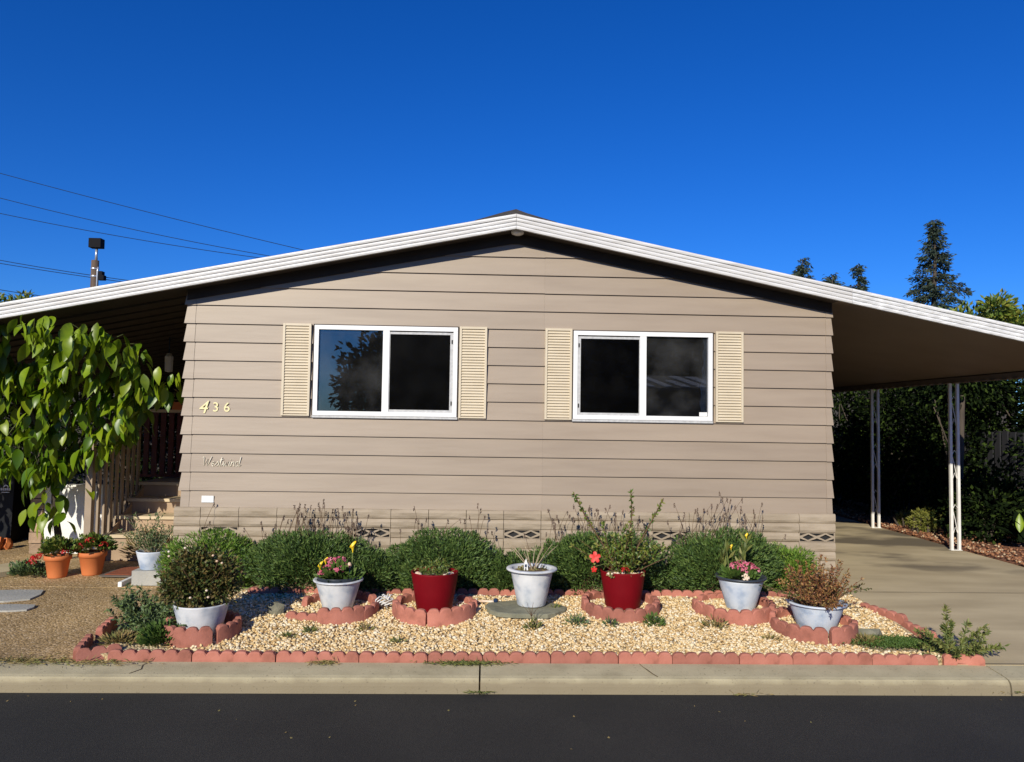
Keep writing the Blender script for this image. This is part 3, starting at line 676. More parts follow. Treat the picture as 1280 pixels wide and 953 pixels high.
straight(3,-3.11,-2.03,.012,.55,'tilted terracotta edging block across the bed corner','edging between path and bed',-.5)
straight(5,3.10,-.80,.10,-1.25,'terracotta edging block between bed and driveway nearest the house','edging between bed and driveway')
straight(4,3.235,-1.27,.06,-1.50,'terracotta edging block between bed and driveway nearest the kerb','edging between bed and driveway')
MB().box(-2.4,2.9,-.628,-.598,.08,.155).build('edging_board','wood',None)
tag(bpy.data.objects['edging_board'],'dark weathered timber strip along the back row of edging','edging board')
def ring(cx,cy,r,arcs,desc,z,h=.112):
    n = 5
    for i,(a0,da) in enumerate(arcs):
        L = r*da; k = max(2,round(L/.098))
        me = edger_mesh(lambda u: (r*math.cos(a0+u/r),r*math.sin(a0+u/r),math.cos(a0+u/r),math.sin(a0+u/r)),k,L-.008,h,.028)
        o = link('curved_edger',me,'terra',None,loc=(cx,cy,z-.02+random.uniform(-.004,.004)))
        am = math.degrees(a0+da/2)%360
        wh = ['right hand','back right','back','back left','left hand','front left','front','front right'][int(((am+22.5)%360)//45)]
        o.rotation_euler = (random.uniform(-.035,.035),random.uniform(-.035,.035),random.uniform(-.04,.04))
        tag(o,wh+' curved terracotta block ringing the '+desc,'edging','blocks ringing the '+desc)
R_ = math.radians
ring(-2.42,-1.53,.265,[(R_(190),R_(118)),(R_(312),R_(75)),(R_(30),R_(150))],'white pot with the bronze bush',.055)
ring(-1.47,-1.02,.31,[(R_(248),R_(70)),(R_(320),R_(62)),(R_(25),R_(70)),(R_(110),R_(60))],'white pot with pink and yellow flowers',.09)
o_ = straight(3,-1.86,-1.20,.085,-.25,'short terracotta edging block standing apart beside the mossy rock','loose edging by the mossy rock')
straight(3,-1.79,-.86,.105,.5,'terracotta edging block behind the loose one by the mossy rock','loose edging by the mossy rock')
ring(-.665,-1.02,.335,[(R_(178),R_(84)),(R_(266),R_(84)),(R_(8),R_(50)),(R_(105),R_(60))],'bare red pot',.09)
ring(.925,-.93,.315,[(R_(200),R_(100)),(R_(301),R_(98)),(R_(40),R_(75)),(R_(117),R_(80))],'red hibiscus pot',.095)
ring(1.90,-.96,.325,[(R_(165),R_(60)),(R_(228),R_(90)),(R_(322),R_(80)),(R_(45),R_(90))],'white pot with pink flowers near the driveway',.095)
ring(2.42,-1.37,.315,[(R_(175),R_(92)),(R_(269),R_(76)),(R_(347),R_(80)),(R_(70),R_(95))],'white pot with the rusty red bush',.06)

# ------------------------------------------------------------------ plant helpers
def stems(parent, specs, m, name='stem', n=5):
    g = MB()
    for pts,ra,rb in specs:
        k = len(pts); g.tube(pts,[ra+(rb-ra)*i/(k-1) for i in range(k)],n)
    return g.build(name,m,parent,True)
def stalk(base, az, lean, h, bend=.1, k=6):
    b = Vector(base); d = Vector((math.cos(az)*math.sin(lean),math.sin(az)*math.sin(lean),math.cos(lean))); pts = []
    for i in range(k):
        u = i/(k-1); pts.append(b+d*h*u+Vector((math.cos(az+1),math.sin(az+1),0))*bend*h*math.sin(u*3)*.3+Vector((math.cos(az),math.sin(az),-.4))*bend*h*u*u)
    return pts
def along(pts, n, u0=.2):
    P = []; D = []
    for _ in range(n):
        u = u0+(1-u0)*random.random(); f = u*(len(pts)-1); i = min(int(f),len(pts)-2); p = pts[i].lerp(pts[i+1],f-i); P.append(p)
        t = (pts[i+1]-pts[i]).normalized(); q = Vector((random.gauss(0,1),random.gauss(0,1),random.gauss(0,1))); D.append(t*.7+q.normalized())
    return P,D
def pot(parent, prof, m, soil_r, soil_z, rimprof=None, rimmat=None, name='pot'):
    o = MB().lathe(prof,40,wob=.004).build(name,m,parent,True)
    MB().lathe([(soil_r,soil_z),(soil_r*.6,soil_z+.012),(0.001,soil_z+.015)],24).build('soil','soil',o,True)
    if rimprof: MB().lathe(rimprof,40,wob=.004).build('rim',rimmat or m,o,True)
    return o
def taper(rb, rt, h, t=.014, flare=0):
    """outer profile up, over the lip and down inside."""
    return [(0,.0),(rb*.96,0),(rb,.008),(rb+(rt-rb)*.5,h*.5),(rt,h-.012),(rt+.002,h-.003),(rt-t*.5,h),(rt-t,h-.006),(rt-t-.01,h-.07),(rb+(rt-rb)*.4,h*.45)]
def lip(r, z, w=.028, t=.02):
    return [(r-.004,z-t),(r+w*.8,z-t+.004),(r+w,z-t*.4),(r+w*.85,z),(r+w*.2,z+.001),(r-.012,z-.004),(r-.02,z-.03)]
def petals(parent, c, nrm, r, m, n=5, name='flower'):
    nrm = Vector(nrm).normalized(); a = nrm.cross(Vector((.3,.2,1))).normalized(); b = nrm.cross(a); g = MB(); c = Vector(c)
    for i in range(n):
        t = 2*PI*i/n; d = a*math.cos(t)+b*math.sin(t); s = a*-math.sin(t)+b*math.cos(t)
        p = [c, c+d*r*.45+s*r*.34+nrm*r*.25, c+d*r*.9+s*r*.28+nrm*r*.12, c+d*r+nrm*r*.05, c+d*r*.9-s*r*.28+nrm*r*.12, c+d*r*.45-s*r*.34+nrm*r*.25, c+d*r*.5+nrm*r*.15]
        g.add(p,[(0,1,6),(1,2,6),(2,3,6),(3,4,6),(4,5,6),(5,0,6)],random.random())
    return g.build(name,m,parent,True,tone=True)
def head(parent, c, r, n, m, name='flower_head'):
    d = unit(rng.normal(size=(n*2,3))); d = d[d[:,2] > -.2][:n]
    P = np.asarray(c)+d*np.array([r,r,r*.6]); t = rng.random(len(P))
    Vs=[];Fs=[];Ts=[]
    for q in range(4):
        tang = unit(np.cross(d,rng.normal(size=d.shape))); v,f,tt = leaves(P,tang+d*.35,r*.42,r*.34,.2,t,d); Fs.append(f+sum(len(x) for x in Vs)); Vs.append(v); Ts.append(tt)
    return link(name,fastmesh(name,np.concatenate(Vs),np.concatenate(Fs),np.concatenate(Ts)),m,parent)
def calla(parent, base, tip, r=.03, name='calla_flower'):
    b = Vector(base); t = Vector(tip); MB().tube([b,b.lerp(t,.5)+Vector((.01,0,0)),t],.004,5).build('stem','greenstem',parent,True)
    g = MB(); vs = []; n = 12; h = r*2.6
    for i in range(5):
        u = i/4
        for j in range(n):
            a = 2*PI*j/n; rad = r*(.12+.9*u**1.6); vs.append((t.x+rad*math.cos(a), t.y+rad*math.sin(a)*.8, t.z+h*u+(r*1.0*u*u*math.cos(a-.6))))
    fs = [(i*n+j,i*n+(j+1)%n,(i+1)*n+(j+1)%n,(i+1)*n+j) for i in range(4) for j in range(n)]
    g.add(vs,fs).build(name,'yellow',parent,True)

# ------------------------------------------------------------------ lavender shrubs along the wall
def lavender(x0,x1,zt,yf,label,m,n,nst,seed,y1=-.06,stalk_h=.33):
    cx = (x0+x1)/2; rx = (x1-x0)/2; cy = (yf+y1)/2; ry = (y1-yf)/2; z0 = zb(cx,cy)-.02
    s = thing('lavender_shrub',label,'shrub',(cx,cy,z0),'mounded lavender shrubs along the house wall')
    H = zt-z0
    P,D = blob(int(n*.62),(0,0,H*.40),(rx*.95,ry,H*.54),.40,-.75,.10,seed,.55)
    Ps_ = [P]; Ds_ = [D]; rs_ = random.Random(seed); ns_ = max(2,int(rx*8))
    for j in range(ns_):
        cx_ = rx*(-.78+1.56*(j+rs_.random()*.6)/ns_); hz_ = H*(.34+.2*rs_.random())*(1-.3*(cx_/rx)**2); q_,d_ = blob(int(n*.5/ns_),(cx_,-ry*rs_.uniform(-.1,.55),hz_),(rx*.26+.03,ry*.5,H*rs_.uniform(.34,.48)),.45,-.6,.15,seed+j,.6); Ps_.append(q_); Ds_.append(d_)
    P = np.concatenate(Ps_); D = np.concatenate(Ds_)
    bump_ = np.array([noise.noise(Vector((q[0]*9,q[1]*9+seed,q[2]*9))) for q in P]); P += D*(.055*bump_)[:,None]
    P = P[bump_ > -.45+.25*rng.random(len(P))-.2]; D = D[:len(P)] if len(D) == len(P) else unit(P-np.array([0,0,H*.4]))
    P[:,2] = np.maximum(P[:,2],.01)
    foliage(s,P,D*np.array([.8,.8,.5])+.42*rng.normal(size=P.shape)+np.array([0,-.05,.55]),.028+.026*rng.random(len(P)),.0105,m,fold=.2)
    sp = []; hp = []; hd = []
    for _ in range(nst):
        a = random.uniform(-.85,.85); b = random.uniform(-.3,.8); bz = H*.40+H*.56*math.sqrt(max(.05,1-a*a-b*b*.5))-.05
        pts = stalk((a*rx,b*ry,bz),random.uniform(0,6.3),abs(random.gauss(0,.2)),random.uniform(.3,1)*stalk_h+.05,.12)
        sp.append((pts,.0024,.0015))
        for q in range(14):
            hp.append(pts[-1]-Vector((0,0,random.random()*.045))); hd.append(Vector((random.gauss(0,.6),random.gauss(0,.6),1)))
    if sp:
        stems(s,sp,'brownstem','flower_stalk',4)['kind'] = 'stuff'; foliage(s,[tuple(p) for p in hp],[tuple(p) for p in hd],.017,.010,'paleseed','seed_head')
    st2 = [(stalk((random.uniform(-.4,.4)*rx,random.uniform(-.4,.4)*ry,0),random.uniform(0,6.3),.4,H*.6),.007,.003) for _ in range(10)]
    stems(s,st2,'brownstem','woody_stem')
    return s
lavender(-3.20,-2.28,.68,-.50,'low bright green lavender shrub at the house corner behind the bronze bush','lavyoung',9000,2,1)
lavender(-2.46,-1.28,.70,-.64,'wide lavender mound with many dry stalks under the first window','lavender',20000,60,2)
lavender(-1.50,-1.05,.52,-.68,'small lavender mound behind the pot of yellow and pink flowers','lavender',7000,1,3)
lavender(-1.16,-.08,.73,-.63,'lavender mound with sparse stalks behind the bare red pot','lavender',18000,14,4)
lavender(-.26,.34,.50,-.60,'low lavender mound behind the whitewashed pot of bare twigs','lavender',9000,3,5)
lavender(.18,1.50,.71,-.63,'long lavender mound behind the red hibiscus pot','lavender',21000,40,6)
lavender(1.44,2.62,.74,-.63,'tall lavender mound with branching stalks beside the driveway end','lavender',20000,42,7,stalk_h=.42)
lavender(2.40,2.93,.58,-.50,'small bright lavender mound at the driveway corner of the house','lavyoung',7500,0,8)

# ------------------------------------------------------------------ potted plants in the bed
def potted(name,label,x,y,z=None): return thing(name,label,'potted plant',(x,y,zb(x,y) if z is None else z),'potted plants in the gravel bed')
# A bronze bush
p = potted('potted_bush','whitewashed pot with a dense round bronze green bush nearest the path',-2.44,-1.50)
pot(p,taper(.15,.205,.235),'whitepot',.17,.20)
Ps = []; Ds = []
for (cx_,cy_,cz_,a_,c_,n_) in ((-.03,0,.40,.22,.20,3000),(-.16,-.05,.36,.15,.14,1100),(.10,.0,.46,.17,.17,1500),(-.06,-.04,.52,.15,.13,1000),(.17,-.03,.36,.11,.12,600)):
    q_,d_ = blob(n_,(cx_,cy_,cz_),(a_,a_*.95,c_),.8,-.95,.2,cx_*30,.7); Ps.append(q_); Ds.append(d_)
P = np.concatenate(Ps); D = np.concatenate(Ds); foliage(p,P,D+.5*rng.normal(size=P.shape)+[0,0,.2],.036,.022,'brownbush')
sp = [(stalk((0,0,.2),random.uniform(0,6.3),random.uniform(.1,.7),random.uniform(.3,.5)),.006,.002) for _ in range(22)]; stems(p,sp,'brownstem')
g = MB()
for _ in range(9):
    d = Vector((random.uniform(-1,1),-abs(random.gauss(.6,.3)),random.uniform(-.6,.8))).normalized(); c = Vector((-.03,0,.46))+Vector((d.x*.30,d.y*.29,d.z*.27))
    g.lathe([(0,-.008),(.009,-.003),(.011,.003),(.006,.009),(0,.01)],7,tuple(c))
g.build('white_blossom','shell',p,True)
# B pink and yellow
p = potted('potted_flowers','whitewashed pot of pink blooms with one yellow calla above it',-1.49,-.97)
pot(p,taper(.125,.19,.25),'whitepot',.16,.215,lip(.19,.25,.02,.018),'whitepot')
MB().lathe([(.168,.20),(.175,.27),(.178,.275),(.17,.276),(.16,.21)],32).build('inner_liner','greyplastic',p,True)
P,D = blob(420,(0,0,.27),(.15,.14,.09),.9,-.3); foliage(p,P,D+[0,0,.5],.065,.038,'grassleaf',up=D)
for (dx,dy,dz,r) in ((-.06,-.02,.40,.044),(.01,-.01,.405,.044),(-.08,-.05,.345,.04),(.0,-.07,.34,.05),(.055,-.05,.35,.042),(-.125,-.06,.31,.032)): head(p,(dx,dy,dz),r,26,'pink')
calla(p,(.09,0,.25),(.115,.0,.47),.027)
calla(p,(-.12,0,.25),(-.15,-.03,.32),.022); calla(p,(-.08,0,.25),(-.105,-.03,.37),.018)
MB().tube([(.10,-.03,.22),(.098,-.032,.34),(.096,-.034,.36)],.011,8).lathe([(0,.35),(.017,.36),(.019,.375),(.010,.392),(0,.395)],10,(.096,-.034,0)).build('plant_stake','shell',p,True)
# C bare red pot
p = potted('red_pot','glossy dark red pot with sparse sprouts and shells on its rim',-.675,-.97)
pot(p,taper(.15,.20,.325),'redpot',.18,.295)
sp = []; P = []; D = []
for _ in range(48):
    q = stalk((random.uniform(-.13,.13),random.uniform(-.12,.12),.29),random.uniform(0,6.3),random.uniform(.1,1.0),random.uniform(.06,.19),.3); sp.append((q,.003,.0015)); a,b = along(q,9,.1); P += a; D += b
stems(p,sp,'greenstem'); foliage(p,[tuple(v) for v in P],[tuple(v) for v in D],.032,.011,'hibleaf')
for (dx,dy,s) in ((-.135,-.10,.030),(-.12,-.12,.022),(.125,-.10,.03),(.15,-.06,.018),(.09,-.145,.018)):
    g = MB(); g.lathe([(0,-s),(s*.7,-s*.6),(s*1.05,0),(s*.7,s*.6),(0,s*.8)],9,(dx,dy,.315)); g.build('shell','shell',p,True)
# D bare twigs on slate
sl_ = MB(); vs = []; n = 20
for z,k in ((0,1.0),(.03,1.0),(.036,.96)):
    for j in range(n):
        t = 2*PI*j/n; r = 1+.07*math.sin(2*t+.4)+.05*math.sin(5*t); vs.append((.335*r*k*math.cos(t),.24*r*k*math.sin(t),z))
fs = [(i*n+j,i*n+(j+1)%n,(i+1)*n+(j+1)%n,(i+1)*n+j) for i in range(2) for j in range(n)]+[tuple(range(2*n,3*n))]
o = sl_.add(vs,fs).build('stepping_stone','stone',None,loc=(.10,-1.0,zb(.1,-1.0)+.003)); o.rotation_euler = (.02,.02,-.1); tag(o,'flat oval slate slab beneath the whitewashed pot','stone')
p = potted('potted_twigs','wide rimmed whitewashed pot with bare twigs standing on slate slab',.155,-.93,zb(.1,-1.0)+.042)
pot(p,taper(.122,.185,.315),'whitepot',.165,.285,lip(.185,.315,.036,.022),'whitepot')
sp = []
for az,le,h in ((2.9,.55,.36),(2.6,.72,.33),(3.4,.3,.2),(.2,.25,.36),(.5,.75,.32),(1.2,.25,.3),(5.5,.3,.27),(4.2,.5,.18),(2.2,.3,.34),(-.2,.45,.3)):
    q = stalk((.01,0,.27),az,le,h,.12); sp.append((q,.005,.0018)); q2 = stalk(q[3],az+random.uniform(-1,1),le+.3,h*.35); sp.append((q2,.0025,.0012))
stems(p,sp,'twig')
MB().prism([(-.072,.27),(-.030,.27),(-.040,.36),(-.052,.40),(-.066,.37)],1,-.045,-.042).build('plant_label','label',p)
MB().box(-.062,-.046,-.0475,-.0455,.325,.35).box(-.060,-.050,-.0475,-.0455,.30,.318).build('label_print','wire',p)
P = rng.uniform(-1,1,(120,3))*[.13,.13,.01]+[0,0,.30]; foliage(p,P,rng.normal(size=(120,3))*[1,1,.2],.04,.014,'dryleaf')
# E hibiscus
p = potted('potted_hibiscus','glossy dark red pot of leafy hibiscus with long upright arms',.955,-.87)
pot(p,taper(.15,.195,.315),'redpot',.175,.285)
sp = []; P = []; D = []
arms = [(Vector((-.435,.0,.97)),1),(Vector((.075,.05,.99)),1),(Vector((.35,-.02,.94)),1)]
for tipv,_ in arms:
    q = [Vector((0,0,.28)).lerp(tipv,u)+Vector((0,0,.06*math.sin(u*PI)))+Vector((.06*math.sin(u*PI)*(-1 if tipv.x < 0 else .6),0,0)) for u in np.linspace(0,1,9)]
    sp.append((q,.009,.004)); a,b = along(q,75,.15); P += a; D += b
for _ in range(46):
    q = stalk((random.uniform(-.08,.08),random.uniform(-.08,.08),.28),random.uniform(0,6.3),random.uniform(.1,1.05),random.uniform(.2,.46),.15); sp.append((q,.005,.002)); a,b = along(q,42,.2); P += a; D += b
q = stalk((.1,-.05,.30),-.2,1.0,.27); sp.append((q,.005,.003))
stems(p,sp,'brownstem'); foliage(p,[tuple(v) for v in P],[tuple(v) for v in D],.038,.02,'hibleaf')
petals(p,(-.265,-.14,.445),(-.1,-1,.2),.05,'coral',5); petals(p,(-.27,-.12,.34),(.1,-1,-.1),.028,'coral',5)
sp = [([Vector((-.05,0,.30)),Vector((-.15,-.06,.42)),Vector((-.26,-.125,.44))],.004,.003),([Vector((-.05,0,.30)),Vector((-.15,-.05,.38)),Vector((-.265,-.11,.36))],.004,.003)]; stems(p,sp,'greenstem','flower_stem')
P = rng.uniform(-1,1,(60,3))*[.16,.05,.01]+[0,-.13,.30]; foliage(p,P,rng.normal(size=(60,3)),.032,.025,'dryleaf')
g = MB()
for _ in range(10): g.lathe([(0,-.012),(.016,-.004),(.018,.006),(0,.014)],8,(random.uniform(-.16,.16),random.uniform(-.15,-.09),.305))
g.build('shell','shell',p,True)
head(p,(-.005,-.13,.335),.034,22,'redpetal')
# F pink flowers
p = potted('potted_flowers','whitewashed pot with dark liner and pink blooms before the tall mound',1.985,-.90)
pot(p,taper(.122,.192,.262),'bluepot',.17,.23)
MB().lathe([(.188,.255),(.215,.268),(.222,.278),(.216,.288),(.195,.285),(.175,.262),(.165,.22)],40).build('inner_liner','greyplastic',p,True)
P,D = blob(330,(-.02,0,.28),(.14,.13,.07),.9,-.3); foliage(p,P,D+[0,0,.5],.06,.032,'grassleaf',up=D)
for (dx,dy,dz,r) in ((-.05,-.02,.37,.046),(.01,.0,.385,.044),(.07,-.02,.37,.044),(.03,-.07,.335,.05),(.11,-.04,.34,.04),(-.01,-.06,.36,.04)): head(p,(dx,dy,dz),r,24,'pink')
petals(p,(.0,-.13,.30),(0,-1,.3),.036,'shell',6,'white_flower')
sp = []; P = []; D = []
for dx,h in ((-.07,.32),(.05,.42),(-.12,.25),(.02,.3)):
    q = stalk((dx,.03,.23),2 if dx < 0 else 1,.12,h,.1); sp.append((q,.005,.003)); P += [q[2],q[3],q[4]]*3; D += [Vector((random.gauss(0,.5),random.gauss(0,.5),1)) for _ in range(9)]
stems(p,sp,'greenstem'); foliage(p,[tuple(v) for v in P],[tuple(v) for v in D],.13,.028,'weedleaf')
calla(p,(-.07,.03,.45),(-.075,.03,.5),.014); calla(p,(.06,.03,.55),(.062,.03,.6),.014)
# G rusty bush
p = potted('potted_bush','whitewashed pot with an open rusty red bush beside the driveway',2.45,-1.37)
pot(p,taper(.145,.215,.225),'bluepot',.19,.195,lip(.215,.225,.02,.018),'bluepot')
sp = []; P = []; D = []
for _ in range(120):
    le = abs(random.gauss(.35,.5)); le = min(le,1.25)
    q = stalk((random.uniform(-.12,.12),random.uniform(-.12,.12),.19),random.uniform(0,6.3),le,random.uniform(.22,.42)*(1-.15*le),.12); sp.append((q,.0028,.0012)); a,b = along(q,40,.2); P += a; D += b
stems(p,sp,'brownstem')['kind'] = 'stuff'; foliage(p,[tuple(v) for v in P],[tuple(v) for v in D],.024,.011,'redbush')
sp = [(stalk((0,0,.19),a_,.95,.36,.4),.003,.0015) for a_ in (3.3,3.0,3.6,-.1,.2)]
P = []; D = []
for q,_,_ in sp: a,b = along(q,36,.3); P += a; D += b
stems(p,sp,'brownstem','trailing_stem'); foliage(p,[tuple(v) for v in P],[tuple(v) for v in D],.026,.014,'brownbush','trailing_foliage')

# ------------------------------------------------------------------ pots on the porch pavement
def geranium(x,y,h,rb,rt,label):
    p = thing('potted_geranium',label,'potted plant',(x,y,zg(y)),'terracotta pots by the tree')
    pot(p,[(0,0),(rb,0),(rb+.003,.01),(rt-.012,h-.05),(rt-.010,h-.049)],'claypot',rt-.03,h-.03,[(rt-.012,h-.05),(rt,h-.047),(rt+.003,h-.004),(rt-.006,h),(rt-.014,h-.004),(rt-.024,h-.06)],'claypot')
    P,D = blob(700,(0,0,h+.06),(rt*1.25,rt*1.1,.10),.9,-.4); foliage(p,P,D+[0,0,.4],.04,.035,'hibleaf',up=D)
    return p
p = geranium(-4.58,.42,.225,.085,.125,'smaller terracotta pot of red geraniums by the tree trunk')
for c in ((-.19,-.06,.20),(-.14,-.08,.22),(.1,-.08,.27),(-.21,-.09,.16)): head(p,c,.04,24,'redpetal')
p = geranium(-4.30,.55,.235,.09,.135,'larger terracotta pot of red geraniums nearest the doormat')
for c in ((.02,-.1,.36),(-.1,-.08,.30),(.13,-.06,.31),(-.15,-.06,.25)): head(p,c,.042,24,'redpetal')
gc = thing('ground_cover','low leafy clump beside the smaller terracotta pot','plant',(-4.86,.42,zg(.42)))
P,D = blob(900,(0,0,.03),(.20,.12,.12),.8,-.1); foliage(gc,P,D+[0,0,.4],.035,.022,'greyleaf',up=D)
dm = thing('doormat','small rust red doormat with dark border on the pavement','mat',(-3.98,.62,zg(.62)+.006),None,-.05)
MB().box(-.16,.16,-.24,.24,0,.012).build('border','wood',dm); MB().box(-.12,.15,-.2,.2,.0125,.018).build('pile','matred',dm)
MB().box(-3.80,-3.765,.05,.95,zg(.5)-.03,zg(.5)+.03).build('edging_strip','whitewall',None)
tag(bpy.data.objects['edging_strip'],'thin white kerb strip between doormat and corner bed','kerb strip')
p = thing('potted_sage','white and blue pot of straggly sage on a grey block by the steps','potted plant',(-3.55,.22,zg(.2)))
MB().box(-.14,.14,-.13,.13,0,.14).build('block','flag',p)
o = pot(p,[(a,b+.141) for a,b in taper(.11,.15,.18)],'bluepot',.13,.29)
sp = []; P = []; D = []
for _ in range(50):
    q = stalk((random.uniform(-.06,.06),random.uniform(-.06,.06),.28),random.uniform(0,6.3),abs(random.gauss(.4,.35)),random.uniform(.2,.46),.15); sp.append((q,.003,.0014)); a,b = along(q,26,.25); P += a; D += b
stems(p,sp,'twig')['kind'] = 'stuff'; foliage(p,[tuple(v) for v in P],[tuple(v) for v in D],.035,.012,'greyleaf')
dp = thing('dry_plant','clump of dry brownish stems beside the lowest step','plant',(-3.95,1.02,.1))
P,D = blob(500,(0,0,.16),(.22,.12,.17),.9,-.6); foliage(dp,P,D+[0,0,.6],.09,.014,'dryleaf')
fl = [(-4.62,-.35,.36,.26,.1,'blue grey flagstone nearest the house on the pebbled path'),(-5.3,-.30,.38,.26,-.1,'blue grey flagstone cut off by the picture edge'),(-4.36,-.74,.26,.13,.05,'long blue grey flagstone nearest the kerb on the path')]
for (x,y,a,b,r,lab) in fl:
    g = MB(); n = 9; pts = []
    for j in range(n):
        t = 2*PI*j/n+r; k = 1/max(abs(math.cos(t)),abs(math.sin(t)))**.6; pts.append((a*k*math.cos(t)*.8,b*k*math.sin(t)*.8))
    o = g.prism(pts,2,0,.014).build('flagstone','flag',None,loc=(x,y,zg(y)+.002)); o.rotation_euler = (.031,0,r)
    tag(o,lab,'paving stone','flagstones on the path')
cs = MB().box(-.45,.0,-.3,.3,0,.05).build('concrete_slab','drive',None,loc=(-4.75,.05+.3,zg(.35)+.002)); cs.rotation_euler = (0,0,-.55)
cs.location = (-5.0,.55,zg(.5)); tag(cs,'loose concrete slab beside the ground cover','slab')
cp = thing('clay_shards','heap of broken terracotta pieces beside the black bin','rubble',(-6.25,1.9,.07))
for i in range(7):
    g = MB(); s = .09; g.lathe([(s*.9,-s*.5),(s,0),(s*.8,s*.5),(.02,s*.55)],7,(0,0,0),.15)
    o = g.build('shard','claypot',cp,loc=(random.uniform(-.3,.3),random.uniform(-.15,.15),.05+.06*random.random())); o.rotation_euler = (random.uniform(-1,1),random.uniform(-1,1),random.uniform(0,6))

# ------------------------------------------------------------------ small things in the bed
def rock(x,y,s,m,label,name='rock'):
    g = MB(); V = IV*(1+.2*np.random.default_rng(int(abs(x)*99)).normal(size=(12,1)))*np.array(s); g.add([tuple(v) for v in V],[tuple(f) for f in IF])
    o = g.build(name,m,None,loc=(x,y,zb(x,y)+s[2]*.6)); return tag(o,label,'rock')
rock(-1.97,-1.12,(.075,.05,.07),'rock','grey green mossy rock on gravel beside the loose edging')
wo = thing('wire_ornament','tangled white wire ornament on gravel between two pots','ornament',(-1.08,-1.0,zb(-1.08,-1.0)))
for i in range(6):
    pts = [(.06*math.cos(t*.9+i)*(1-.1*t)+.02*i-.05,.03*math.sin(t*1.3+i),.02+.012*t+.03*abs(math.sin(t+i))) for t in range(8)]
    MB().tube(pts,.006,5).build('wire','tealash',wo,True)
ty = thing('garden_trinket','small blue and white trinket lying on the gravel beside the slate','ornament',(-.25,-.86,zb(-.25,-.86)+.02))
MB().tube([(-.09,0,.01),(-.03,.01,.012),(.05,0,.012),(.10,-.01,.014)],[.008,.012,.012,.009],8).build('body','shell',ty,True)
MB().lathe([(0,-.02),(.018,-.01),(.022,.005),(.012,.02),(0,.022)],9,(.1,-.01,.02)).build('bead','wire',ty,True)
def tuft(x,y,r,h,n,m,label,name='weed',group=None,z=None,L=.045,W=.012,cat='weed'):
    w = thing(name,label,cat,(x,y,zb(x,y) if z is None else z),group)
    d = unit(rng.normal(size=(n,3))); d[:,2] = np.abs(d[:,2]); P = d*rng.random((n,1))**.6*np.array([r,r*.7,h]); foliage(w,P,d*[1,1,.6]+[0,0,.35],L,W,m)
    return w
for (x,y,r,h,n,m,lab) in ((.14,-1.40,.06,.07,90,'weedleaf','green weed in the gravel right before the slate slab'),(.50,-1.30,.09,.07,110,'greyleaf','spreading grey green weed in gravel beside the slate slab'),(.77,-1.33,.06,.05,60,'greyleaf','small weed at the near edge of the hibiscus ring'),(1.13,-1.33,.08,.09,160,'grassleaf','leafiest weed at the hibiscus ring, towards the driveway'),(-1.60,-1.52,.06,.04,50,'weedleaf','small weed in gravel before the ring of the pink and yellow pot'),
      (-1.75,-1.62,.05,.03,40,'weedleaf','tiny weed in gravel nearer the kerb than the loose edging'),(-1.18,-1.46,.06,.04,50,'dryleaf','dry weed before the gap between pink flower pot and red pot'),(1.62,-1.35,.11,.09,110,'dryleaf','dry straw coloured weed beside the ring of the driveway flower pot'),(-.9,-1.72,.05,.03,40,'weedleaf','tiny weed just inside the kerb row before the bare red pot'),(.35,-.98,.07,.04,40,'weedleaf','sparse weed on the gravel between slate slab and hibiscus ring'),(2.0,-1.6,.05,.04,30,'dryleaf','dry sprig in gravel by the rusty bush ring')):
    tuft(x,y,r,h,n,m,lab,group='weeds in the gravel')
w = thing('twiggy_weed','thin leafless weed standing before the whitewashed twig pot','weed',(.13,-1.36,zb(.13,-1.36)))
stems(w,[(stalk((0,0,0),1,.05,.2),.0032,.0015)]+[(stalk((0,0,.09),a_,.6,.12),.002,.001) for a_ in (0,2,3.3,4.4)],'brownstem')
def sprawl(name,label,x,y,n,h,spread,m,L,Wd,per,cat='plant'):
    w = thing(name,label,cat,(x,y,zb(x,y))); sp = []; P = []; D = []
    for _ in range(n):
        q = stalk((random.uniform(-.5,.5)*spread,random.uniform(-.4,.4)*spread,0),random.uniform(0,6.3),min(1.3,abs(random.gauss(.55,.35))),h*random.uniform(.5,1.1),.3); sp.append((q,.0028,.0013)); a_,b_ = along(q,per,.1); P += a_; D += b_
    stems(w,sp,'greenstem')['kind'] = 'stuff'; foliage(w,[tuple(v) for v in P],[tuple(v) for v in D],L,Wd,m); return w
sprawl('leafy_plant','leafy grey green plant between the corner edging and bronze bush',-2.78,-1.48,55,.24,.34,'greyleaf',.042,.017,34)
sprawl('leafy_plant','upright grey green plant at the path edge of the bed',-3.02,-1.20,40,.27,.26,'greyleaf',.040,.015,34)
tuft(-2.66,-1.72,.15,.14,900,'grassleaf','bright green low plant just behind the front corner edging','leafy_plant',cat='plant',L=.04,W=.022)
tuft(-2.95,-1.72,.14,.06,400,'dryleaf','dry brown grass inside the corner edging','dry_grass',cat='weed')
gcv = thing('ground_cover','mat of fine green creeping plant at the driveway end of the bed','plant',(2.95,-1.70,zb(2.95,-1.7)))
P = rng.normal(size=(4200,3))*[.15,.062,.008]+[0,0,.02]; P[:,2] = np.abs(P[:,2])*1+.01*np.exp(-(P[:,0]/.2)**2)
foliage(gcv,P,rng.normal(size=(4200,3))*[1,1,.3]+[0,0,.6],.022,.008,'grassleaf')
tuft(2.72,-1.66,.12,.05,300,'dryleaf','brown dead creeper between the rusty bush and green mat','dry_grass')
rock(2.80,-1.50,(.11,.05,.05),'rock','pale weathered root lying on gravel by driveway edging','root')
bw = thing('straggly_weed','tall straggly weed at the kerb end beside the driveway','weed',(3.27,-1.90,.0))
sp = []; P = []; D = []
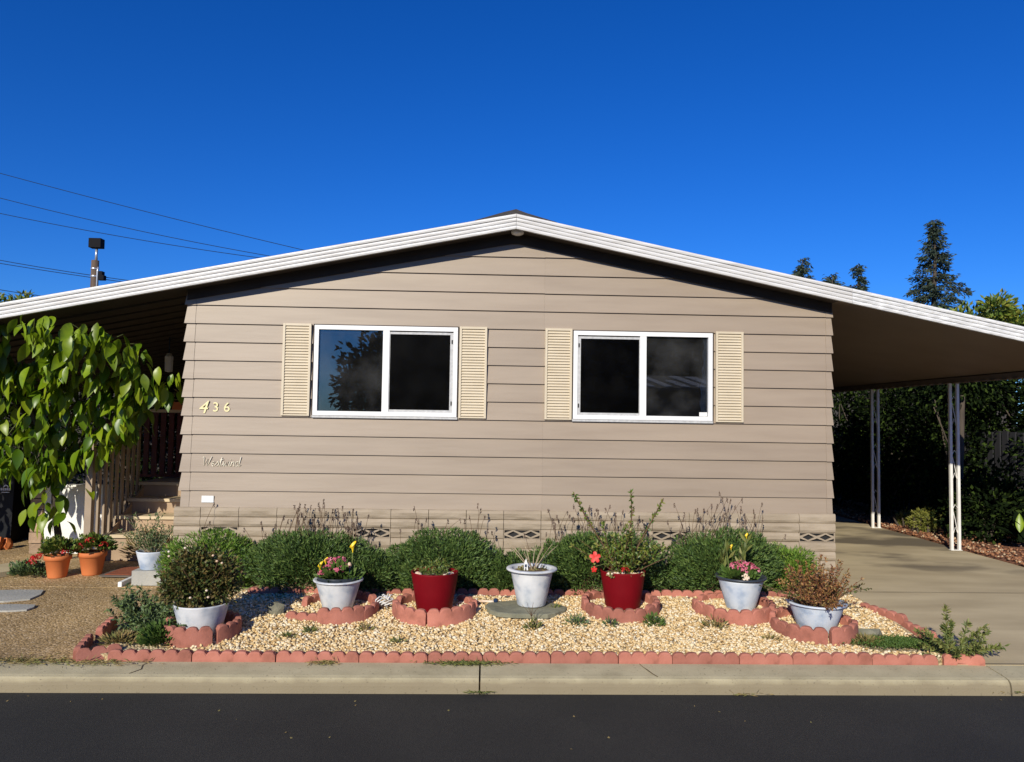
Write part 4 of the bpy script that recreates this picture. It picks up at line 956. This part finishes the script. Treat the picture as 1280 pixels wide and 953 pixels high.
for az,le,h in ((1.2,.12,.38),(1.0,.3,.28),(.6,.45,.3),(2.4,.9,.3),(3.6,.85,.3),(5.4,.6,.24),(0,.75,.36),(.3,1.0,.36),(3,.6,.26),(3.1,1.1,.3),(5,.8,.25),(4.2,.9,.24),(.1,1.2,.3),(5.9,1.1,.33),(2,.5,.25),(3.3,1.35,.25)):
    q = stalk((random.uniform(-.04,.04),random.uniform(-.03,.03),0),az,le,h,.1); sp.append((q,.004,.0018)); a,b = along(q,130,.05); P += a; D += b
stems(bw,sp,'greenstem'); foliage(bw,[tuple(v) for v in P],[tuple(v) for v in D],.042,.014,'weedleaf')
def flat_grass(x,y,rx,ry,n,m,label,z=.004,name='dry_grass'):
    w = thing(name,label,'weed',(x,y,z)); P = rng.normal(size=(n,3))*[rx,ry,.004]; P[:,2] = np.abs(P[:,2])+.002
    foliage(w,P,rng.normal(size=(n,3))*[1,.7,.12]+[0,0,.1],.05,.006,m)
flat_grass(-3.45,-2.04,.22,.045,420,'dryleaf','dry straw tuft on the kerb below the pebbled path')
flat_grass(-2.95,-2.07,.16,.03,200,'dryleaf','scattered straw on the kerb by the corner edging')
flat_grass(-.36,-2.05,.13,.018,420,'weedleaf','green and dry weed spreading along the middle kerb joint')
flat_grass(-.275,-2.29,.05,.012,120,'weedleaf','small weed at the gutter end of the kerb joint',-.11)
flat_grass(-1.37,-2.05,.045,.02,110,'dryleaf','small dry tuft on the kerb between the shrub pots')
flat_grass(3.52,-2.27,.09,.03,160,'dryleaf','dry tuft in the gutter at the driveway joint',-.10)
flat_grass(1.55,-2.30,.07,.008,60,'dryleaf','small dry tuft in the gutter below the kerb',-.118)

# ------------------------------------------------------------------ the big leaved tree at the left
tr = thing('citrus_tree','large leaved bright green tree beside the porch steps','tree',(-5.0,1.15,.09))
tp = [(0,0,0),(.02,0,.3),(-.02,-.03,.6),(.02,-.1,1.0),(-.03,-.35,1.45),(-.05,-.7,1.9)]
g = MB().tube(tp,[.046,.038,.034,.032,.026,.018],9)
LIMB = []
for i in range(16):
    a = 2*PI*i/16+random.random(); b = Vector(tp[3+i%3]); q = [b]; ez = 1.45+1.0*random.random()
    e = Vector((1.15*math.cos(a)+.05,.15*math.sin(a)+float(np.interp(ez,[1.1,1.5,2.0,2.3,2.6],[-.2,-.35,-.65,-1.0,-1.3])),ez))
    for u in (.35,.7,1): q.append(b.lerp(e,u)+Vector((0,0,.18*math.sin(u*PI)))+Vector((random.gauss(0,.04),random.gauss(0,.03),0)))
    LIMB.append(q); g.tube(q,[.018,.012,.008,.004],6)
g.build('trunk','bark',tr,True)
def big_leaf_mesh(droop, width):
    vs = []; fs = []; n = 6
    for i in range(n+1):
        u = i/n; w = width*math.sin(PI*min(1,(u*.96+.02))**.85)*(1 if u < .99 else .05)*.5; x = u; z = -droop*u*u
        f = .30*w
        vs += [(x,-w,z+f),(x,0,z),(x,w,z+f)]
    for i in range(n):
        a = 3*i; fs += [(a,a+1,a+4,a+3),(a+1,a+2,a+5,a+4)]
    me = bpy.data.meshes.new('leaf'); me.from_pydata(vs,[],fs); me.polygons.foreach_set('use_smooth',[True]*len(fs)); me.materials.append(M['bigleaf1']); return me
LM = [big_leaf_mesh(d,w) for d,w in ((.12,.48),(.3,.44),(.42,.52),(.2,.40))]
def crown_pts(n):
    out = []
    while len(out) < n:
        x = random.uniform(-2.1,1.52); z = random.uniform(.9,2.62); y = random.gauss(0,.16)+np.interp(z,[1.0,1.4,1.9,2.2,2.5],[-.2,-.35,-.65,-1.0,-1.32])
        lo = np.interp(x,[-2.1,.22,.49,.75,1.22,1.5],[.94,.94,1.16,1.25,1.80,1.88])+.05*math.sin(x*11)
        hi = np.interp(x,[-2.1,.76,1.14,1.36,1.42,1.52],[2.55,2.55,2.46,2.36,2.14,2.08])+.04*math.sin(x*13+1)
        cl = noise.noise(Vector((x*3.4,y*3+5,z*3.4)))
        if lo < z < hi and y > -1.75 and cl > -.16+.1*random.random(): out.append((x,y,z))
    return out
cp_ = crown_pts(1750)
# sprig low on the trunk
for _ in range(30): cp_.append((random.gauss(.02,.13),-.16+random.gauss(0,.06),random.uniform(.42,1.0)))
cp_.sort(key=lambda p: p[1])
BP = []; BD = []; bigV = []; bigF = []; bigT = []
for i,pt in enumerate(cp_):
    s = random.uniform(.13,.225); az = random.gauss(-PI/2,1.1); pitch = random.gauss(-1.08,.36); roll = random.gauss(0,.5)
    E_ = Matrix.Translation(pt) @ Euler((0,0,az)).to_matrix().to_4x4() @ Euler((0,-pitch,0)).to_matrix().to_4x4() @ Euler((roll,0,0)).to_matrix().to_4x4() @ Matrix.Diagonal((s,s,s,1))
    if i < 290:
        o = bpy.data.objects.new('leaf',LM[i%4]); COL.objects.link(o); o.parent = tr; o.matrix_local = E_
    else:
        me = LM[i%4]; b = len(bigV); bigV += [tuple(E_ @ v.co) for v in me.vertices]; bigF += [tuple(x_+b for x_ in p_.vertices) for p_ in me.polygons]; bigT += [random.random()]*len(me.polygons)
bm_ = MB(); bm_.v = bigV; bm_.f = bigF; bm_.t = bigT; bm_.build('foliage','bigleaf',tr,True,kind='stuff',tone=True)
g = MB()
for p_ in random.sample(cp_,150):
    q = Vector(p_); L_ = min((v for l_ in LIMB for v in l_[1:]),key=lambda v: (v-q).length); g.tube([L_,(L_+q)/2+Vector((0,0,.06)),q],[.005,.004,.002],4)
g.build('twigs','greenstem',tr,True,kind='stuff')

# ------------------------------------------------------------------ hedges, fence and trees at the carport side
def bush(name,label,x,y,z,r,h,n,L,Wd,m,group=None,cat='shrub',trunk=True):
    b = thing(name,label,cat,(x,y,z),group)
    P,D = blob(n,(0,0,h*.5),(r[0],r[1],h*.5),.6,-1,.2,x*3+y,.7)
    foliage(b,P,D*.8+rng.normal(size=P.shape)*.5+[0,0,.1],L,Wd,m,up=D)
    sp = [(stalk((random.uniform(-.15,.15),random.uniform(-.15,.15),0),random.uniform(0,6.3),random.uniform(.05,.45),h*.75),.025,.008) for _ in range(6)]
    stems(b,sp,'bark','trunk')
    return b
hz = [(6.95,3.15,.62,.55,1.0,'broad leafed dark shrub beside the nearer carport post'),(7.35,4.6,.7,.7,2.9,'tall dark hedge shrub between the two carport posts'),(7.1,6.2,.75,.8,2.95,'tall dark hedge shrub past the farther carport post'),
      (6.9,7.9,.8,.9,2.95,'dark hedge shrub deep along the driveway'),(6.3,9.6,.9,.8,3.1,'dark hedge shrub closing the driveway end near its outer side'),(4.9,10.2,1.0,.7,3.1,'dark hedge shrub closing the driveway end'),(3.6,10.0,.9,.7,3.0,'dark hedge shrub at driveway end against the house side')]
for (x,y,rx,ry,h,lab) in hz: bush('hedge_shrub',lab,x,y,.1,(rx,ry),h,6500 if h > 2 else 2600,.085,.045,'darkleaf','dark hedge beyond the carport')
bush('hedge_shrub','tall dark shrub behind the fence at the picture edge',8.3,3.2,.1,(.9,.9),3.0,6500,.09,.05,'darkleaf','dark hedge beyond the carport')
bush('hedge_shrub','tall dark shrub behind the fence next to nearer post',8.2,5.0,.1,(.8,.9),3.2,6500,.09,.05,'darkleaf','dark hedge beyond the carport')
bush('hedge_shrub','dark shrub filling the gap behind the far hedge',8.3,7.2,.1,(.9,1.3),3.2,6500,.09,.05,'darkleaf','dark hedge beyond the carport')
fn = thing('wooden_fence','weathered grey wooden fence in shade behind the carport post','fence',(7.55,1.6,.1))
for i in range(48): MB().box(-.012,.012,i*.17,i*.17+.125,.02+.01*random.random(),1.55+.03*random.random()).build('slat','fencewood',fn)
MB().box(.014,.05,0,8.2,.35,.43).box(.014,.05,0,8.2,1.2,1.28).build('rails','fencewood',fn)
ys = bush('yellow_shrub','small yellow green shrub on the mulch beside the driveway',6.42,3.95,.1,(.2,.17),.36,1500,.06,.014,'yelshrub')
bush('yellow_shrub','tiny yellow green shrub beyond the larger yellow one',6.5,4.6,.1,(.12,.1),.27,500,.05,.014,'yelshrub')
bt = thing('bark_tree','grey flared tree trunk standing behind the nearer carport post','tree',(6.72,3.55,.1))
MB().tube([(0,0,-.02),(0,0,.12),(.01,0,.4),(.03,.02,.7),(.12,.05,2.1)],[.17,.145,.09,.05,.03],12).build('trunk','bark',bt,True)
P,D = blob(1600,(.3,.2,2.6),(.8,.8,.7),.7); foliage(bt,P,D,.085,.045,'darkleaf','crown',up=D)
cl = thing('broad_leaf_plant','dark plant with one bright upright leaf near the mulch edge','plant',(6.85,2.35,.11))
g = MB()
for i in range(13):
    az = random.uniform(0,6.3); pitch = random.uniform(.5,1.3); s = random.uniform(.22,.36)
    E_ = Matrix.Translation((.08*math.cos(az),.08*math.sin(az),.05+.2*random.random())) @ Euler((0,0,az)).to_matrix().to_4x4() @ Euler((0,-pitch,0)).to_matrix().to_4x4() @ Matrix.Diagonal((s,s,s,1))
    me = LM[i%2]; g.add([tuple(E_ @ v.co) for v in me.vertices],[tuple(p_.vertices) for p_ in me.polygons],.1+.3*random.random())
g.build('foliage','darkleaf',cl,True,kind='stuff',tone=True)
lf = bpy.data.objects.new('bright_leaf',LM[0]); COL.objects.link(lf); lf.parent = cl; lf.matrix_local = Matrix.Translation((-.13,-.1,.26)) @ Euler((0,-1.4,1.0)).to_matrix().to_4x4() @ Matrix.Diagonal((.25,.2,.25,1))
# conifers far behind
def conifer(x,y,zt,zb_,r,label,nb,seed,crook=0):
    random.seed(seed); t = thing('conifer',label,'tree',(x,y,0),'conifers behind the house')
    MB().tube([(0,0,0),(0,0,zt*.5),(crook,0,zt*.8),(crook,0,zt)],[.38,.28,.14,.02],8).build('trunk','bark',t,True)
    P = []; D = []; sp = []
    for i in range(nb):
        u = (i/nb)**.85; z = zt-(zt-zb_)*u; az = i*2.399+random.random(); L = r*(.08+.95*u)*random.uniform(.45,1.25)
        if random.random() < .2: continue
        b = Vector((crook,0,z)); q = [b+Vector((math.cos(az)*L*s_,math.sin(az)*L*s_,(.10*s_-.34*s_*s_+.13*s_**3)*L)) for s_ in (0,.3,.6,.85,1)]
        sp.append((q,.05,.015))
        for _ in range(int(40+66*u)):
            s_ = .18+.82*random.random(); f = s_*4; k = min(int(f),3); p_ = q[k].lerp(q[k+1],f-k)+Vector((random.gauss(0,.18),random.gauss(0,.18),random.gauss(-.08,.13)))
            P.append(tuple(p_)); D.append((math.cos(az)*.7+random.gauss(0,.6),math.sin(az)*.7+random.gauss(0,.6),-.45+random.gauss(0,.35)))
    stems(t,sp,'bark','limb',4)['kind'] = 'stuff'
    foliage(t,P,D,.42,.13,'needle','crown')
conifer(39.9,60,20.3,9.5,3.7,'tallest drooping conifer rising alone over the carport roof',120,3,.3)
conifer(28.0,60,16.5,9,2.0,'small conifer tip showing left of the other far ones',60,4)
conifer(31.2,61,15.3,9,3.0,'bushy conifer top between two pointed ones',60,5)
conifer(33.1,60,16.0,9,2.3,'pointed conifer top closest to the tall one',70,6)
conifer(36.2,62,12.9,8,2.4,'low conifer top at the foot of the tallest conifer',50,8)
random.seed(21)
def crown_tree(name,label,x,y,h,r,n,m,L=.22,Wd=.11,group=None):
    t = thing(name,label,'tree',(x,y,0),group)
    q = [(0,0,0),(.05,0,h*.3),(-.05,.05,h*.6),(0,0,h*.85)]; MB().tube(q,[.22,.17,.12,.04],8).build('trunk','bark',t,True)
    Ps = []; Ds = []
    for i in range(9):
        a = i*2.4; c = (r*.62*math.cos(a)*(i > 0),r*.62*math.sin(a)*(i > 0),h*(.62+.09*(i%4))); s_ = r*random.uniform(.4,.62)
        P,D = blob(n//9,c,(s_,s_,s_*1.05),.6,-1,.2,i); Ps.append(P); Ds.append(D)
    P = np.concatenate(Ps); D = np.concatenate(Ds); foliage(t,P,D+rng.normal(size=P.shape)*.4,L,Wd,m,'crown',up=D)
crown_tree('leafy_tree','yellow green leafy tree behind the hedge at the carport',20.2,25,6.6,1.5,4500,'midleaf',.3,.13)
crown_tree('leafy_tree','upright green tree beyond the carport edge',21.9,25,7.5,1.25,4500,'midleaf',.3,.12)
crown_tree('leafy_tree','bright pale green tree at the picture edge past the carport',23.4,24.5,7.2,1.1,4500,'weedleaf',.3,.12)
crown_tree('leafy_tree','tree whose top just clears the roof at the far left',-20.6,25,6.75,1.6,3000,'midleaf',.3,.13)
# shaded planting beneath the left awning
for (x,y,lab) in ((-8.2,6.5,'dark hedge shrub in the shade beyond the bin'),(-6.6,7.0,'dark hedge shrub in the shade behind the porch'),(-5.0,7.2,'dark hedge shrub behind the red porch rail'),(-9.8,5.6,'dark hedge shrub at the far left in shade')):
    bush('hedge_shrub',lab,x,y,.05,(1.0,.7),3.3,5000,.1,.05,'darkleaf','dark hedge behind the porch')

sh = thing('sky_backdrop','dark backdrop box added beyond the porch to block the sky','backdrop',(-8.5,9.2,.05))  # added dark box, stops bright sky showing through the porch hedge
MB().box(-5.5,5.0,0,2.4,0,2.9).build('wall','brick',sh); MB().box(-5.7,5.1,-.2,2.6,2.901,3.0).build('roof','roof',sh)  # sides and top of the added backdrop box
sh = thing('sky_backdrop','dark backdrop box added behind the driveway end hedge to block sky','backdrop',(8.0,12.6,.05))  # second added dark box, closes sky gaps in the driveway hedge
MB().box(-4.6,6.0,0,2.4,0,2.75).build('wall','brick',sh); MB().box(-4.7,6.2,-.2,2.6,2.751,2.85).build('roof','roof',sh)  # sides and top of the second added backdrop box

# ------------------------------------------------------------------ pole and wires
pl = thing('utility_pole','brown wooden pole topped by a dark box above the roof','pole',(-14.25,20,0))
MB().tube([(0,0,0),(0,0,7.15)],[.15,.125],12).build('shaft','pole',pl,True)
MB().tube([(.03,0,7.1),(.03,0,7.62)],.045,8).build('mast','steel',pl,True)
MB().box(-.19,.23,-.15,.15,7.60,7.93).build('top_box','topbox',pl)
MB().tube([(.14,-.1,4),(.14,-.1,6.75),(.17,-.1,6.9)],.035,6).build('conduit','steel',pl,True)
MB().box(.14,.36,-.1,.1,6.45,6.62).box(.16,.30,-.1,.1,6.62,6.76).build('bracket','topbox',pl)
for z in (6.55,6.82): MB().lathe([(.14,z),(.146,z+.03),(.14,z+.05)],12).build('band','steel',pl,True)
def wire(pts, label, r=.014, y=22):
    x = [p[0] for p in pts]; z = [p[1] for p in pts]; c = np.polyfit(x,z,2)
    xs = np.linspace(-30,6,40); q = [(a,y,float(np.polyval(c,a))) for a in xs]
    o = MB().tube(q,r,5).build('power_line','wire',None); tag(o,label,'cable','overhead cables above the roof')
wire([(-18.98,10.82),(-15.34,9.95),(-11.67,9.05),(-7.99,8.26)],'topmost overhead cable crossing the blue sky')
wire([(-18.93,9.86),(-15.3,9.08),(-11.65,8.33),(-9.05,7.93)],'second overhead cable down from the top')
wire([(-18.91,9.27),(-15.28,8.65),(-11.64,8.08),(-9.81,7.88)],'third overhead cable passing just above the pole')
wire([(-17.57,7.10),(-14.48,6.65),(-13.08,6.48)],'upper of two close cables meeting the pole',.014,20.16)
wire([(-17.56,6.99),(-14.48,6.57),(-13.07,6.40)],'lower of two close cables meeting the pole',.014,20.16)
wire([(-17.52,6.05),(-16.4,5.9),(-15.3,5.77)],'lowest overhead cable just above the roof edge',.014,20.3)

# ------------------------------------------------------------------ across the street (seen only in the window glass)
nb = thing('neighbour_house','shaded neighbouring house with pale tiled roof across the road','house',(6,-29,-.1))
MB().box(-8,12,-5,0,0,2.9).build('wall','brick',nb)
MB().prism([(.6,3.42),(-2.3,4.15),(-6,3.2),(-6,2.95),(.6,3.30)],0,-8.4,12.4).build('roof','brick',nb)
for i in range(26):
    x = -8.2+i*.8; w = .8*random.uniform(.35,.7); k = random.uniform(.5,1.)
    def rz_(y): return 3.42+(.6-y)*.2517+.02
    y0,y1 = .5,.5-2.7*k
    MB().add([(x,y0,rz_(y0)),(x+w,y0,rz_(y0)),(x+w-.9*k,y1,rz_(y1)),(x-.9*k,y1,rz_(y1))]+[(x,y0,rz_(y0)+.04),(x+w,y0,rz_(y0)+.04),(x+w-.9*k,y1,rz_(y1)+.04),(x-.9*k,y1,rz_(y1)+.04)],[(3,2,1,0),(4,5,6,7),(0,1,5,4),(1,2,6,5),(2,3,7,6),(3,0,4,7)]).build('roof_panel','tile',nb)
for (x,y,h,r,n,lab) in ((-3.5,-25,4.5,2.9,11000,'dark street tree across the road facing the first window'),(3.5,-44,5.2,5.5,12000,'tall dark street tree behind the neighbouring house'),(10.5,-44,5.2,5.5,12000,'tallest dark street tree behind the middle of the neighbouring roof'),(17.5,-44,5.2,5.5,9000,'dark street tree behind the neighbouring roof end')):
    crown_tree('street_tree',lab,x,y,h,r,n,'darkleaf',.3 if r < 4 else 1.0,.14 if r < 4 else .8,'street trees across the road')
